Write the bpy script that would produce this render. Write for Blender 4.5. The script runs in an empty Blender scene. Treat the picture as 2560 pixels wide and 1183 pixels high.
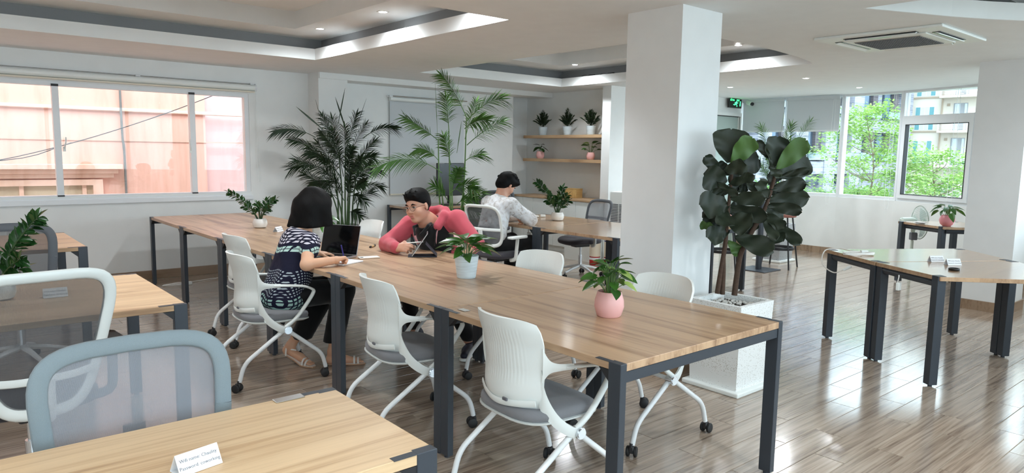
import bpy, bmesh, math, random
import numpy as np
from mathutils import Vector, Matrix
random.seed(7)
S = bpy.context.scene
C = S.collection
# ------------------------------------------------------------------ camera
# world axes: X runs along the window wall on the left, Y along the long row of desks; camera stands at the origin, eye height 1.515 m
CAM_H = 1.515
FPX = 1757.3
YAW, PITCH, ROLL = (math.radians(a) for a in (40.207, 6.822, 0.921))
_f = Vector((math.sin(YAW)*math.cos(PITCH), math.cos(YAW)*math.cos(PITCH), -math.sin(PITCH)))
_r = Vector((math.cos(YAW), -math.sin(YAW), 0)); _u = _r.cross(_f)
_r2 = _r*math.cos(ROLL) + _u*math.sin(ROLL); _u2 = -_r*math.sin(ROLL) + _u*math.cos(ROLL)
cam_d = bpy.data.cameras.new('camera'); cam_d.sensor_width = 36; cam_d.lens = FPX/2560*36; cam_d.clip_end = 300
cam_d.clip_start = 0.05
cam = bpy.data.objects.new('camera', cam_d); C.objects.link(cam)
cam.matrix_world = Matrix((( _r2.x, _u2.x, -_f.x, 0), (_r2.y, _u2.y, -_f.y, 0), (_r2.z, _u2.z, -_f.z, CAM_H), (0, 0, 0, 1)))
S.camera = cam
# ------------------------------------------------------------------ world, sun, exposure
S.view_settings.view_transform = 'Standard'; S.view_settings.look = 'None'
S.view_settings.gamma = 1; S.view_settings.use_curve_mapping = False
S.view_settings.exposure = 1.6
W = bpy.data.worlds.new('sky'); S.world = W; W.use_nodes = True
_bg = W.node_tree.nodes['Background']; _bg.inputs['Color'].default_value = (0.76, 0.89, 1.0, 1); _bg.inputs['Strength'].default_value = 2.2
SUN_E, DOWNLIGHT_W, PORTALS = 0.3, 31.0, True
_sl = bpy.data.lights.new('sun', 'SUN'); _sl.energy = SUN_E; _sl.angle = 0.03; _sl.color = (1.0, 0.95, 0.86)
_so = bpy.data.objects.new('sun', _sl); C.objects.link(_so)
_so.rotation_euler = Vector((0.30, 0.55, -0.80)).to_track_quat('-Z', 'Y').to_euler()
S.cycles.use_denoising = True
S.cycles.max_bounces = 10; S.cycles.diffuse_bounces = 6; S.cycles.glossy_bounces = 4; S.cycles.transparent_max_bounces = 24
S.cycles.sample_clamp_indirect = 6; S.cycles.caustics_reflective = False; S.cycles.caustics_refractive = False
S.cycles.blur_glossy = 0.5

# ------------------------------------------------------------------ helpers: shapes as (verts, faces)
def join(*ms):
    V, F = [], []
    for v, f in ms:
        o = len(V); V += [tuple(p) for p in v]; F += [tuple(i+o for i in q) for q in f]
    return V, F
def xf(m, loc=(0,0,0), rot=(0,0,0), sc=(1,1,1)):
    from mathutils import Euler
    M = Matrix.LocRotScale(Vector(loc), Euler(rot), Vector(sc))
    return [tuple(M @ Vector(p)) for p in m[0]], m[1]
def box(x0, x1, y0, y1, z0, z1):
    v = [(x0,y0,z0),(x1,y0,z0),(x1,y1,z0),(x0,y1,z0),(x0,y0,z1),(x1,y0,z1),(x1,y1,z1),(x0,y1,z1)]
    return v, [(0,3,2,1),(4,5,6,7),(0,1,5,4),(1,2,6,5),(2,3,7,6),(3,0,4,7)]
def bbox_(cx, cy, cz, sx, sy, sz): return box(cx-sx/2, cx+sx/2, cy-sy/2, cy+sy/2, cz-sz/2, cz+sz/2)
def bev(m, w=0.004, seg=2):
    bm = bmesh.new(); vs = [bm.verts.new(p) for p in m[0]]
    for f in m[1]:
        try: bm.faces.new([vs[i] for i in f])
        except ValueError: pass
    bm.normal_update()
    bmesh.ops.bevel(bm, geom=[e for e in bm.edges], offset=w, segments=seg, profile=0.5, affect='EDGES')
    bm.verts.index_update(); out = ([tuple(v.co) for v in bm.verts], [tuple(v.index for v in f.verts) for f in bm.faces]); bm.free()
    return out
def bbx(x0, x1, y0, y1, z0, z1, w=0.004, seg=2): return bev(box(x0,x1,y0,y1,z0,z1), w, seg)
def lathe(prof, n=24, cap=True):
    V, F = [], []
    for r, z in prof:
        for i in range(n):
            a = 2*math.pi*i/n; V.append((r*math.cos(a), r*math.sin(a), z))
    m = len(prof)
    for j in range(m-1):
        for i in range(n):
            k = (i+1) % n; F.append((j*n+i, j*n+k, (j+1)*n+k, (j+1)*n+i))
    if cap:
        F.append(tuple(range(n-1, -1, -1))); F.append(tuple((m-1)*n+i for i in range(n)))
    return V, F
def prism(poly, z0, z1):
    n = len(poly); V = [(x,y,z0) for x,y in poly] + [(x,y,z1) for x,y in poly]
    F = [tuple(range(n-1,-1,-1)), tuple(range(n,2*n))] + [(i,(i+1)%n,(i+1)%n+n,i+n) for i in range(n)]
    return V, F
def crom(pts, n=6):
    P = [np.array(p, float) for p in pts]; P = [2*P[0]-P[1]] + P + [2*P[-1]-P[-2]]; out = []
    for i in range(1, len(P)-2):
        for t in np.linspace(0, 1, n, endpoint=False):
            a, b, c, d = P[i-1:i+3]
            out.append(0.5*((2*b)+(-a+c)*t+(2*a-5*b+4*c-d)*t*t+(-a+3*b-3*c+d)*t**3))
    out.append(P[-2]); return out
def bendpath(pts, r=0.04, n=5):
    """polyline with rounded corners"""
    P = [np.array(p, float) for p in pts]; out = [P[0]]
    for a, b, c in zip(P, P[1:], P[2:]):
        d0, d1 = a-b, c-b; l0, l1 = np.linalg.norm(d0), np.linalg.norm(d1); q = min(r, l0*.49, l1*.49)
        s, e = b+d0/l0*q, b+d1/l1*q
        for t in np.linspace(0, 1, n): out.append((1-t)**2*s+2*t*(1-t)*b+t*t*e)
    return out + [P[-1]]
def tube(path, r, n=8, rb=None, up=(0,0,1), cap=True):
    """sweep an ellipse (r across, rb along `up`) over a path; r, rb may be lists"""
    P = np.array([tuple(p) for p in path], float); m = len(P)
    ra = np.broadcast_to(np.array(r, float), (m,)); rb = ra if rb is None else np.broadcast_to(np.array(rb, float), (m,))
    T = np.gradient(P, axis=0); T /= np.linalg.norm(T, axis=1)[:,None]+1e-12
    V, F = [], []; N = None
    for i in range(m):
        if N is None:
            N = np.array(up, float)
            if abs(N@T[i]) > .95: N = np.array((1.,0,0)) if abs(T[i][0]) < .9 else np.array((0,1.,0))
        N = N-(N@T[i])*T[i]; N /= np.linalg.norm(N)+1e-12; B = np.cross(T[i], N)
        for k in range(n):
            a = 2*math.pi*k/n; V.append(tuple(P[i]+B*math.cos(a)*ra[i]+N*math.sin(a)*rb[i]))
    for i in range(m-1):
        for k in range(n):
            q = (k+1)%n; F.append((i*n+k, i*n+q, (i+1)*n+q, (i+1)*n+k))
    if cap: F.append(tuple(range(n-1,-1,-1))); F.append(tuple((m-1)*n+k for k in range(n)))
    return V, F
def rod(a, b, r, n=8, rb=None, up=(0,0,1)): return tube([a, b], r, n, rb, up)
def sheet(G, th, flip=False):
    """solid from a grid of points G[nu][nv] (numpy nu,nv,3), thickness th along normals"""
    G = np.array(G, float); nu, nv = G.shape[:2]
    du = np.gradient(G, axis=0); dv = np.gradient(G, axis=1); N = np.cross(du, dv); N /= np.linalg.norm(N, axis=2)[...,None]+1e-12
    th = np.broadcast_to(np.array(th, float), (nu, nv))[...,None]
    A, B = G+N*th/2, G-N*th/2
    V = [tuple(p) for p in A.reshape(-1,3)]+[tuple(p) for p in B.reshape(-1,3)]; o = nu*nv; F = []
    for i in range(nu-1):
        for j in range(nv-1):
            a,b,c,d = i*nv+j, (i+1)*nv+j, (i+1)*nv+j+1, i*nv+j+1
            F += [(a,b,c,d), (o+d,o+c,o+b,o+a)]
    bd = [i*nv for i in range(nu)]+[(nu-1)*nv+j for j in range(1,nv)]+[i*nv+nv-1 for i in range(nu-2,-1,-1)]+[j for j in range(nv-2,0,-1)]
    for k in range(len(bd)):
        a, b = bd[k], bd[(k+1)%len(bd)]; F.append((b, a, o+a, o+b))
    return V, F
def ell(c, r, n=12, m=8):
    V, F = [], []
    for j in range(m+1):
        t = math.pi*j/m
        for i in range(n):
            a = 2*math.pi*i/n; V.append((c[0]+r[0]*math.sin(t)*math.cos(a), c[1]+r[1]*math.sin(t)*math.sin(a), c[2]-r[2]*math.cos(t)))
    for j in range(m):
        for i in range(n):
            k=(i+1)%n; F.append((j*n+i, j*n+k, (j+1)*n+k, (j+1)*n+i))
    return V, F
def mesh(name, m, mat=None, smooth=False, sharp=40):
    me = bpy.data.meshes.new(name); me.from_pydata([tuple(map(float, p)) for p in m[0]], [], m[1]); me.validate(); me.update()
    if mat: me.materials.append(mat)
    if smooth:
        me.polygons.foreach_set('use_smooth', [True]*len(me.polygons))
        if sharp < 179:
            try: me.set_sharp_from_angle(angle=math.radians(sharp))
            except Exception: pass
    return me
def link(name, me, parent=None, loc=(0,0,0), rz=0.0):
    o = bpy.data.objects.new(name, me); C.objects.link(o); o.location = loc; o.rotation_euler = (0,0,rz)
    if parent: o.parent = parent
    return o
def part(name, m, mat, parent, smooth=False, sharp=40, label=None):
    o = link(name, mesh(name, m, mat, smooth, sharp), parent)
    if label: o['label'] = label
    return o
def tag(o, label, cat, group=None):
    o['label'] = label; o['category'] = cat
    if group: o['group'] = group
    return o
def thing(name, label, cat, loc=(0,0,0), rz=0.0, group=None):
    o = link(name, None, None, loc, rz); o.empty_display_size = .1
    return tag(o, label, cat, group)
def solid(name, label, cat, m, mat, loc=(0,0,0), rz=0.0, group=None, smooth=False, sharp=40):
    return tag(link(name, mesh(name, m, mat, smooth, sharp), None, loc, rz), label, cat, group)
def struct(name, m, mat, parent=None, smooth=False, kind='structure'):
    o = link(name, mesh(name, m, mat, smooth), parent)
    if kind and not parent: o['kind'] = kind
    return o
def dup(root, loc, rz=0.0, label=None, group=None):
    def cp(o, par):
        c = o.copy(); C.objects.link(c); c.parent = par
        for ch in o.children: cp(ch, c)
        return c
    r = cp(root, None); r.location = loc; r.rotation_euler = (0,0,rz)
    if label: r['label'] = label
    if group: r['group'] = group
    return r
def rotz(p, a): return (p[0]*math.cos(a)-p[1]*math.sin(a), p[0]*math.sin(a)+p[1]*math.cos(a))
# ------------------------------------------------------------------ materials
def mat(name, col=(.8,.8,.8), rough=.5, metal=0., spec=.5, emit=None, es=0., trans=0., sheen=0., coat=0.):
    m = bpy.data.materials.new(name); m.use_nodes = True; b = m.node_tree.nodes['Principled BSDF']
    b.inputs['Base Color'].default_value = (*col, 1); b.inputs['Roughness'].default_value = rough; b.inputs['Metallic'].default_value = metal
    b.inputs['Specular IOR Level'].default_value = spec; b.inputs['Transmission Weight'].default_value = trans
    b.inputs['Sheen Weight'].default_value = sheen; b.inputs['Coat Weight'].default_value = coat
    if emit: b.inputs['Emission Color'].default_value = (*emit, 1); b.inputs['Emission Strength'].default_value = es
    return m
class NT:
    """tiny node-graph writer"""
    def __init__(s, m): s.t = m.node_tree; s.b = s.t.nodes['Principled BSDF']
    def n(s, typ, ins=None, **kw):
        x = s.t.nodes.new(typ)
        for k, v in kw.items(): setattr(x, k, v)
        for k, v in (ins or {}).items(): s.set(x, k, v)
        return x
    def set(s, x, k, v):
        if hasattr(v, 'is_output'): s.t.links.new(v, x.inputs[k])
        else: x.inputs[k].default_value = v
    def math(s, op, a, b=0.0, c=0.0, clamp=False):
        x = s.n('ShaderNodeMath', operation=op, use_clamp=clamp)
        s.set(x, 0, a); s.set(x, 1, b)
        if op in ('MULTIPLY_ADD', 'COMPARE', 'SMOOTH_MIN'): s.set(x, 2, c)
        return x.outputs[0]
    def mix(s, f, a, b):
        x = s.n('ShaderNodeMix', data_type='RGBA')
        s.set(x, 0, f); s.set(x, 6, a if hasattr(a,'is_output') else (*a,1)); s.set(x, 7, b if hasattr(b,'is_output') else (*b,1))
        return x.outputs[2]
    def ramp(s, f, stops):
        x = s.n('ShaderNodeValToRGB'); e = x.color_ramp.elements
        while len(e) < len(stops): e.new(0.5)
        for q, (p, c) in zip(e, stops): q.position = p; q.color = (*c, 1)
        s.set(x, 0, f); return x.outputs[0]
    def sep(s, v): x = s.n('ShaderNodeSeparateXYZ'); s.set(x, 0, v); return x.outputs
    def comb(s, x_, y_, z_):
        x = s.n('ShaderNodeCombineXYZ'); s.set(x,0,x_); s.set(x,1,y_); s.set(x,2,z_); return x.outputs[0]
    def bump(s, h, dist=.002, strength=.5):
        x = s.n('ShaderNodeBump', {'Height': h, 'Distance': dist, 'Strength': strength}); s.t.links.new(x.outputs[0], s.b.inputs['Normal'])
    def noise(s, vec, scale=5., detail=3., rough=.5, dist=0.):
        x = s.n('ShaderNodeTexNoise', {'Vector': vec, 'Scale': scale, 'Detail': detail, 'Roughness': rough, 'Distortion': dist}); return x.outputs[0]
    def obj(s): return s.n('ShaderNodeTexCoord').outputs['Object']
    def out(s, k, v): s.t.links.new(v, s.b.inputs[k])
def lin(*c): return tuple(((x/255)/12.92 if x/255 <= .04045 else (((x/255)+.055)/1.055)**2.4) for x in c)

def paint(name, col, rough=.85, sc=6., amt=.04):
    m = mat(name, col, rough, spec=.25); t = NT(m); o = t.n('ShaderNodeNewGeometry').outputs['Position']
    f = t.noise(o, sc, 4)
    t.out('Base Color', t.mix(f, tuple(c*(1-amt) for c in col), tuple(min(1,c*(1+amt)) for c in col)))
    t.bump(t.noise(o, 180., 2), .0008, .25); return m
M = {}
M['wall'] = paint('wall_paint', (.80,.81,.80)); M['ceil'] = paint('ceiling_paint', (.81,.83,.835)); M['ceilw'] = paint('fascia_paint', (.80,.82,.82))
M['cove'] = paint('cove_shade_paint', (.30,.31,.32))  # dark grey puts the unlit cove's shade into its wall colour
M['column'] = paint('column_paint', (.79,.80,.80))

def floor_mat(name):
    m = mat(name, (.4,.3,.2), .32, spec=.7); t = NT(m)
    g = t.n('ShaderNodeNewGeometry'); oi = t.n('ShaderNodeObjectInfo')
    rnd = t.math('FRACT', t.math('ADD', t.math('MULTIPLY', g.outputs['Random Per Island'], 7.31), t.math('MULTIPLY', oi.outputs['Random'], 5.77)))
    x, y, z = t.sep(g.outputs['Position'])
    off = t.math('MULTIPLY', rnd, 37.)
    vec = t.comb(t.math('ADD', t.math('MULTIPLY', x, .9), off), t.math('ADD', t.math('MULTIPLY', y, 17.), t.math('MULTIPLY', rnd, 91.)), 0.)
    n1 = t.noise(vec, 1.1, 4, .55, 1.0)
    vec2 = t.comb(t.math('ADD', t.math('MULTIPLY', x, 2.0), off), t.math('MULTIPLY', y, 70.), 0.)
    n2 = t.noise(vec2, 1.0, 3, .6, .4)
    f = t.math('ADD', t.math('MULTIPLY', n1, .55), t.math('MULTIPLY', n2, .45))
    c = t.ramp(f, [(.27, lin(90,76,65)), (.40, lin(130,113,99)), (.50, lin(158,141,125)), (.64, lin(180,164,148))])
    w = t.math('MULTIPLY_ADD', rnd, .12, .96)
    hsv = t.n('ShaderNodeHueSaturation', {'Color': c, 'Value': w}); t.out('Base Color', hsv.outputs[0])
    t.out('Roughness', t.math('MULTIPLY_ADD', n2, .12, .11))
    t.bump(t.math('ADD', t.math('MULTIPLY', n1, .6), n2), .0010, .22)
    t.b.inputs['Coat Weight'].default_value = .55; t.b.inputs['Coat Roughness'].default_value = .12; t.b.inputs['Coat IOR'].default_value = 1.6
    return m
M['floor'] = floor_mat('floor_plank_tile'); M['grout'] = mat('floor_joint', lin(150,138,122), .8)

def wood(name, dark, mid, light, axis='Y', rough=.38, sc=1.0, coat=.0):
    """laminate with grain along an object axis"""
    m = mat(name, mid, rough, spec=.45); t = NT(m); oi = t.n('ShaderNodeObjectInfo')
    x, y, z = t.sep(t.obj()); r = t.math('MULTIPLY', oi.outputs['Random'], 23.)
    if axis == 'X': x, y = y, x
    v1 = t.comb(t.math('ADD', t.math('MULTIPLY', x, 7.*sc), r), t.math('ADD', t.math('MULTIPLY', y, .55*sc), r), z)
    n1 = t.noise(v1, 1.2, 4, .55, .9)
    v2 = t.comb(t.math('ADD', t.math('MULTIPLY', x, 55.*sc), r), t.math('MULTIPLY', y, 1.2*sc), t.math('MULTIPLY', z, 20.))
    n2 = t.noise(v2, 1.0, 4, .65, .5)
    f = t.math('ADD', t.math('MULTIPLY', n1, .6), t.math('MULTIPLY', n2, .4))
    c = t.ramp(f, [(.33, dark), (.43, mid), (.53, light), (.68, tuple(min(1,k*1.12) for k in light))])
    t.out('Base Color', c); t.out('Roughness', t.math('MULTIPLY_ADD', n2, .12, rough-.06)); t.bump(n2, .0006, .25)
    t.b.inputs['Coat Weight'].default_value = coat; t.b.inputs['Coat Roughness'].default_value = .14
    return m
_wd, _wm, _wl = lin(104,78,60), lin(160,127,98), lin(186,154,123)
M['wood_y'] = wood('desk_laminate_long', _wd, _wm, _wl, 'Y', coat=.25); M['wood_x'] = wood('desk_laminate_cross', lin(136,106,82), lin(168,135,105), lin(186,154,122), 'X', .24, coat=.7)
M['wood_l'] = wood('pale_desk_laminate', lin(160,126,96), lin(196,162,124), lin(214,184,146), 'X')
M['wood_edge'] = wood('desk_edge_band', lin(150,118,88), lin(186,152,116), lin(202,170,134), 'Y')
M['shelf'] = wood('shelf_laminate', lin(140,108,80), lin(176,142,108), lin(190,158,122), 'Y')
M['basebd'] = wood('baseboard_wood', lin(104,82,64), lin(134,110,88), lin(154,130,108), 'X')
M['oak_box'] = wood('oak_box', lin(150,110,62), lin(186,146,88), lin(200,164,106), 'X')
M['steel'] = mat('grey_powder_steel', lin(58,64,72), .42, .2); M['blacksteel'] = mat('black_powder_steel', lin(34,35,38), .5, .1)
M['white_pl'] = mat('white_plastic', (.80,.83,.81), .42); M['white_pl2'] = mat('white_enamel_tube', (.82,.84,.85), .3)
M['black_pl'] = mat('black_plastic', (.018,.018,.02), .45); M['grey_pl'] = mat('grey_plastic', lin(96,98,104), .5)
M['chrome'] = mat('chrome', (.75,.77,.8), .18, 1.); M['brushed'] = mat('brushed_plate', (.70,.70,.70), .3, 1.)
M['rubber'] = mat('caster_rubber', (.012,.012,.013), .6)
def ribbed(name):
    m = mat(name, (.80,.83,.81), .40); t = NT(m); x, y, z = t.sep(t.obj())
    w = t.math('SINE', t.math('MULTIPLY', y, 2*math.pi/.0165))
    inz = t.math('MULTIPLY', t.math('SMOOTH_MIN', t.math('MULTIPLY', t.math('SUBTRACT', z, .56), 40.), 1., .1, True), t.math('MULTIPLY', t.math('SUBTRACT', .815, z), 40., clamp=True), clamp=True)
    iny = t.math('MULTIPLY', t.math('SUBTRACT', .155, t.math('ABSOLUTE', y)), 40., clamp=True)
    t.bump(t.math('MULTIPLY', w, t.math('MULTIPLY', inz, iny)), .0007, .5); return m
M['shell'] = ribbed('ribbed_white_plastic')
def fabric(name, col, sc=900., amt=.25):
    m = mat(name, col, .9, spec=.15, sheen=.2); t = NT(m); o = t.obj()
    n = t.noise(o, sc, 2); t.out('Base Color', t.mix(n, tuple(c*(1-amt) for c in col), tuple(min(1,c*(1+amt)) for c in col)))
    t.bump(n, .0008, .4); return m
M['seat_grey'] = fabric('grey_seat_fabric', lin(128,128,132)); M['seat_dark'] = fabric('charcoal_seat_fabric', lin(66,64,70))
def meshfab(name, col, dens=.6):
    m = mat(name, col, .8, spec=.2); t = NT(m); tr = t.n('ShaderNodeBsdfTransparent')
    mx = t.n('ShaderNodeMixShader'); x, y, z = t.sep(t.obj())
    w = t.math('MULTIPLY', t.math('SINE', t.math('MULTIPLY', t.math('ADD', y, z), 2*math.pi/.0034)), t.math('SINE', t.math('MULTIPLY', t.math('SUBTRACT', y, z), 2*math.pi/.0034)))      # woven openings
    t.set(mx, 0, t.math('MULTIPLY_ADD', w, .42, dens, clamp=True)); t.t.links.new(tr.outputs[0], mx.inputs[1]); t.t.links.new(t.b.outputs[0], mx.inputs[2])
    t.t.links.new(mx.outputs[0], t.t.nodes['Material Output'].inputs[0]); return m
M['mesh_lt'] = meshfab('pale_grey_mesh', lin(156,160,168), .46); M['mesh_edge'] = fabric('pale_grey_woven_edge', lin(128,140,146), 700., .15)
M['mesh_dk'] = meshfab('dark_grey_mesh', lin(92,94,98), .50); M['mesh_bk'] = meshfab('charcoal_mesh', lin(62,64,68), .6)
M['frame_dk'] = mat('dark_grey_frame', lin(84,88,94), .6)
def glass(name, tint=(.93,.97,.97), refl=.9):
    m = bpy.data.materials.new(name); m.use_nodes = True; nt = m.node_tree; nt.nodes.clear()
    o = nt.nodes.new('ShaderNodeOutputMaterial'); mx = nt.nodes.new('ShaderNodeMixShader'); tr = nt.nodes.new('ShaderNodeBsdfTransparent'); gl = nt.nodes.new('ShaderNodeBsdfGlossy'); fr = nt.nodes.new('ShaderNodeFresnel')
    fr.inputs[0].default_value = 1.35; tr.inputs[0].default_value = (*tint,1); gl.inputs['Roughness'].default_value = 0.0; gl.inputs['Color'].default_value = (refl,refl,refl,1)
    ge = nt.nodes.new('ShaderNodeNewGeometry'); iv = nt.nodes.new('ShaderNodeMix'); iv.data_type = 'FLOAT'; iv.inputs[2].default_value = 1.35; iv.inputs[3].default_value = 1/1.35
    nt.links.new(ge.outputs['Backfacing'], iv.inputs[0]); nt.links.new(iv.outputs[0], fr.inputs[0])      # same reflectance from either side of the pane
    nt.links.new(fr.outputs[0], mx.inputs[0]); nt.links.new(tr.outputs[0], mx.inputs[1]); nt.links.new(gl.outputs[0], mx.inputs[2]); nt.links.new(mx.outputs[0], o.inputs[0]); return m
M['glass'] = glass('window_glass')
M['alu'] = mat('white_aluminium', (.78,.80,.82), .35); M['gasket'] = mat('black_gasket', (.02,.02,.022), .6)
def blind_mat(name, col, tl=.35):
    m = mat(name, col, .9, spec=.1); t = NT(m); tr = t.n('ShaderNodeBsdfTranslucent'); tr.inputs[0].default_value = (*col,1)
    mx = t.n('ShaderNodeMixShader'); mx.inputs[0].default_value = tl
    t.t.links.new(t.b.outputs[0], mx.inputs[1]); t.t.links.new(tr.outputs[0], mx.inputs[2]); t.t.links.new(mx.outputs[0], t.t.nodes['Material Output'].inputs[0]); return m
M['blind'] = blind_mat('roller_blind_fabric', (.66,.69,.71), .12); M['blind_c'] = mat('cream_blind_roll', lin(222,216,200), .8)
def terrazzo(name, base, spec, sc=160., th=.30):
    m = mat(name, base, .6); t = NT(m); o = t.obj()
    v = t.n('ShaderNodeTexVoronoi', {'Vector': o, 'Scale': sc}); r = t.sep(v.outputs['Color'])[0]
    near = t.math('LESS_THAN', v.outputs['Distance'], .32); pick = t.math('LESS_THAN', r, th)
    t.out('Base Color', t.mix(t.math('MULTIPLY', near, pick), base, spec)); return m
M['terrazzo'] = terrazzo('white_terrazzo', (.80,.81,.80), lin(150,140,126)); M['granite'] = terrazzo('grey_granite', lin(168,170,172), lin(110,112,114), 120., .6)
M['pebble'] = mat('white_pebbles', (.62,.60,.56), .8); M['soil'] = mat('potting_soil', lin(48,38,30), .95)
def leafmat(name, c1, c2, rough=.38, tl=.12):
    m = mat(name, c1, rough, spec=.5); t = NT(m); oi = t.n('ShaderNodeObjectInfo'); g = t.n('ShaderNodeNewGeometry')
    r = t.math('FRACT', t.math('ADD', oi.outputs['Random'], g.outputs['Random Per Island'])); n = t.noise(t.obj(), 14., 2)
    c = t.mix(t.math('ADD', t.math('MULTIPLY', r, .6), t.math('MULTIPLY', n, .4)), c1, c2); t.out('Base Color', c)
    tr = t.n('ShaderNodeBsdfTranslucent'); t.set(tr, 0, c); mx = t.n('ShaderNodeMixShader'); mx.inputs[0].default_value = tl
    t.t.links.new(t.b.outputs[0], mx.inputs[1]); t.t.links.new(tr.outputs[0], mx.inputs[2]); t.t.links.new(mx.outputs[0], t.t.nodes['Material Output'].inputs[0]); return m
M['palm1'] = leafmat('dark_palm_leaf', lin(22,34,20), lin(44,66,36)); M['palm2'] = leafmat('bright_palm_leaf', lin(44,80,32), lin(96,138,62), tl=.2)
M['fig_dark'] = leafmat('fig_leaf_dark', lin(26,36,24), lin(50,60,44), .5); M['fig_light'] = leafmat('fig_leaf_underside', lin(62,94,44), lin(84,118,58), .5)
M['pothos'] = leafmat('pothos_leaf', lin(30,70,26), lin(70,118,44), .3, .15); M['pothos_y'] = leafmat('variegated_leaf', lin(120,160,70), lin(176,196,110), .35, .2)
M['zz'] = leafmat('zz_leaf', lin(18,48,20), lin(42,84,36), .25, .05); M['stem'] = mat('green_stem', lin(86,120,60), .5); M['stem_dk'] = mat('dark_green_stem', lin(50,74,38), .5)
M['bark'] = paint('fig_bark', lin(78,62,52), .9, 60., .35)
M['veins'] = mat('leaf_vein', lin(84,104,62), .5)
def brushedpot(name, col):
    m = mat(name, col, .55); t = NT(m); x, y, z = t.sep(t.obj())
    n = t.noise(t.comb(t.math('MULTIPLY', x, 4.), t.math('MULTIPLY', y, 4.), t.math('MULTIPLY', z, 110.)), 1.5, 3, .6, .3)
    t.out('Base Color', t.ramp(n, [(.35, tuple(c*.82 for c in col)), (.5, col), (.7, tuple(min(1,c*1.12) for c in col))])); return m
M['pot_blue'] = brushedpot('pale_blue_brushed_pot', lin(206,218,224)); M['pot_white'] = mat('white_ceramic', (.84,.84,.82), .22, coat=.3); M['pot_pink'] = mat('pink_ceramic', lin(226,172,168), .45)
M['pot_pinkg'] = mat('glossy_pink_ceramic', lin(232,150,158), .2, coat=.3)
M['paper'] = mat('white_card', (.82,.83,.85), .6); M['ink'] = mat('grey_ink', lin(112,112,120), .8)
M['cable'] = mat('white_cable', (.80,.79,.76), .5); M['blackcable'] = mat('black_cable', (.015,.015,.016), .5)
M['screen_off'] = mat('dark_glass_screen', (.006,.006,.007), .12); M['space_grey'] = mat('silver_aluminium', lin(186,188,192), .35, .8)
M['lamp'] = mat('downlight_diffuser', (.9,.9,.9), .5, emit=(1,.98,.95), es=14.); M['lamp_ring'] = mat('downlight_ring', (.78,.78,.78), .4)
M['exit_green'] = mat('exit_glow', (.02,.4,.1), .5, emit=(.05,1.,.25), es=1.6); M['lidblack'] = mat('gloss_black', (.01,.01,.01), .25)
# people
M['skin_w'] = mat('light_skin', lin(214,166,136), .5); M['skin_m'] = mat('warm_skin', lin(204,154,130), .48); M['skin_foot'] = mat('foot_skin', lin(166,120,102), .55)
for k in ('skin_w','skin_m'):
    _b = M[k].node_tree.nodes['Principled BSDF']; _b.inputs['Subsurface Weight'].default_value = .12; _b.inputs['Subsurface Radius'].default_value = (.02,.008,.005); _b.inputs['Subsurface Scale'].default_value = .3
def hairmat(name):
    m = mat(name, (.004,.0036,.0036), .6, spec=.12); t = NT(m); o = t.obj(); x,y,z = t.sep(o)
    n = t.noise(t.comb(t.math('MULTIPLY',x,160.), t.math('MULTIPLY',y,160.), t.math('MULTIPLY',z,12.)), 1., 3)
    t.bump(n, .003, .6); return m
M['hair'] = hairmat('black_hair')
M['black_cloth'] = fabric('black_trouser_cloth', (.010,.010,.011), 500., .3); M['black_tee'] = fabric('black_tee_cloth', (.011,.012,.013), 500., .3)
M['hoodie'] = fabric('pink_marl_fleece', lin(190,84,96), 420., .18); M['hoodie_in'] = fabric('pale_pink_lining', lin(224,170,176), 420., .12)
M['navy'] = mat('navy_sole', lin(24,28,46), .6)
def whiteshirt(name):
    m = mat(name, (.80,.80,.80), .8, spec=.2); t = NT(m); o = t.obj(); n = t.noise(o, 16., 4, .6, 1.2)
    t.out('Base Color', t.ramp(n, [(.40, lin(226,228,232)), (.56, lin(214,212,212)), (.64, lin(178,174,172)), (.74, lin(196,192,190))])); t.bump(t.noise(o, 26., 3), .012, .5); return m
M['wshirt'] = whiteshirt('white_marbled_shirt')
# ------------------------------------------------------------------ the room shell
ZC = 2.48
CURVE = [(10.97,6.86),(10.97,6.06),(10.97,5.13),(10.86,4.23),(10.45,3.16),(9.85,2.2),(9.0,1.3),(7.9,.45),(6.7,-.4),(5.4,-1.2),(4.0,-1.8),(2.4,-2.2),(0.4,-2.2),(-2.5,-2.2)]
ROOM = list(reversed(CURVE)) + [(7.60,6.86),(7.60,7.02),(7.95,7.02),(7.95,9.06),(7.42,9.06),(7.42,8.80),(4.33,8.80),(4.33,8.47),(3.93,8.47),(3.93,8.78),(-2.5,8.78)]
def inside(p, poly):
    x, y = p; r = False
    for (x1,y1),(x2,y2) in zip(poly, poly[1:]+poly[:1]):
        if (y1 > y) != (y2 > y) and x < (x2-x1)*(y-y1)/(y2-y1)+x1: r = not r
    return r
# floor: joint bed plus plank tiles laid along X in a third-bond
floor = struct('floor', box(-2.6, 11.2, -2.4, 9.2, -.08, -.002), M['grout'])
PL, PW = .832, .1575
def plank_mesh():
    a, b, c = PL/2-.0012, PW/2-.0012, .0012
    v = [(-a,-b,-.004),(a,-b,-.004),(a,b,-.004),(-a,b,-.004),(-a+c,-b+c,0),(a-c,-b+c,0),(a-c,b-c,0),(-a+c,b-c,0)]
    return v, [(4,5,6,7),(0,1,5,4),(1,2,6,5),(2,3,7,6),(3,0,4,7)]
_pm = plank_mesh(); _planks = []
for k in range(-26, 51):
    y = 1.4735+k*PW+PW/2
    for j in range(-9, 12):
        x = (3.442 if k % 2 == 0 else 3.762)+j*PL+PL/2
        if not any(inside((x+dx, y), ROOM) for dx in (-.4, 0, .4)): continue
        d = Vector((x, y, -CAM_H)); c = d @ _f
        vis = c > .4 and abs(d @ _r2)/c < .80 and abs(d @ _u2)/c < .36
        _planks.append((0 if vis else 1, d.length, x, y))
_planks.sort(); _pme = mesh('floor_plank', _pm, M['floor'])
for q in _planks[:300]: link('floor_plank', _pme, floor, (q[2], q[3], 0))
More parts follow.
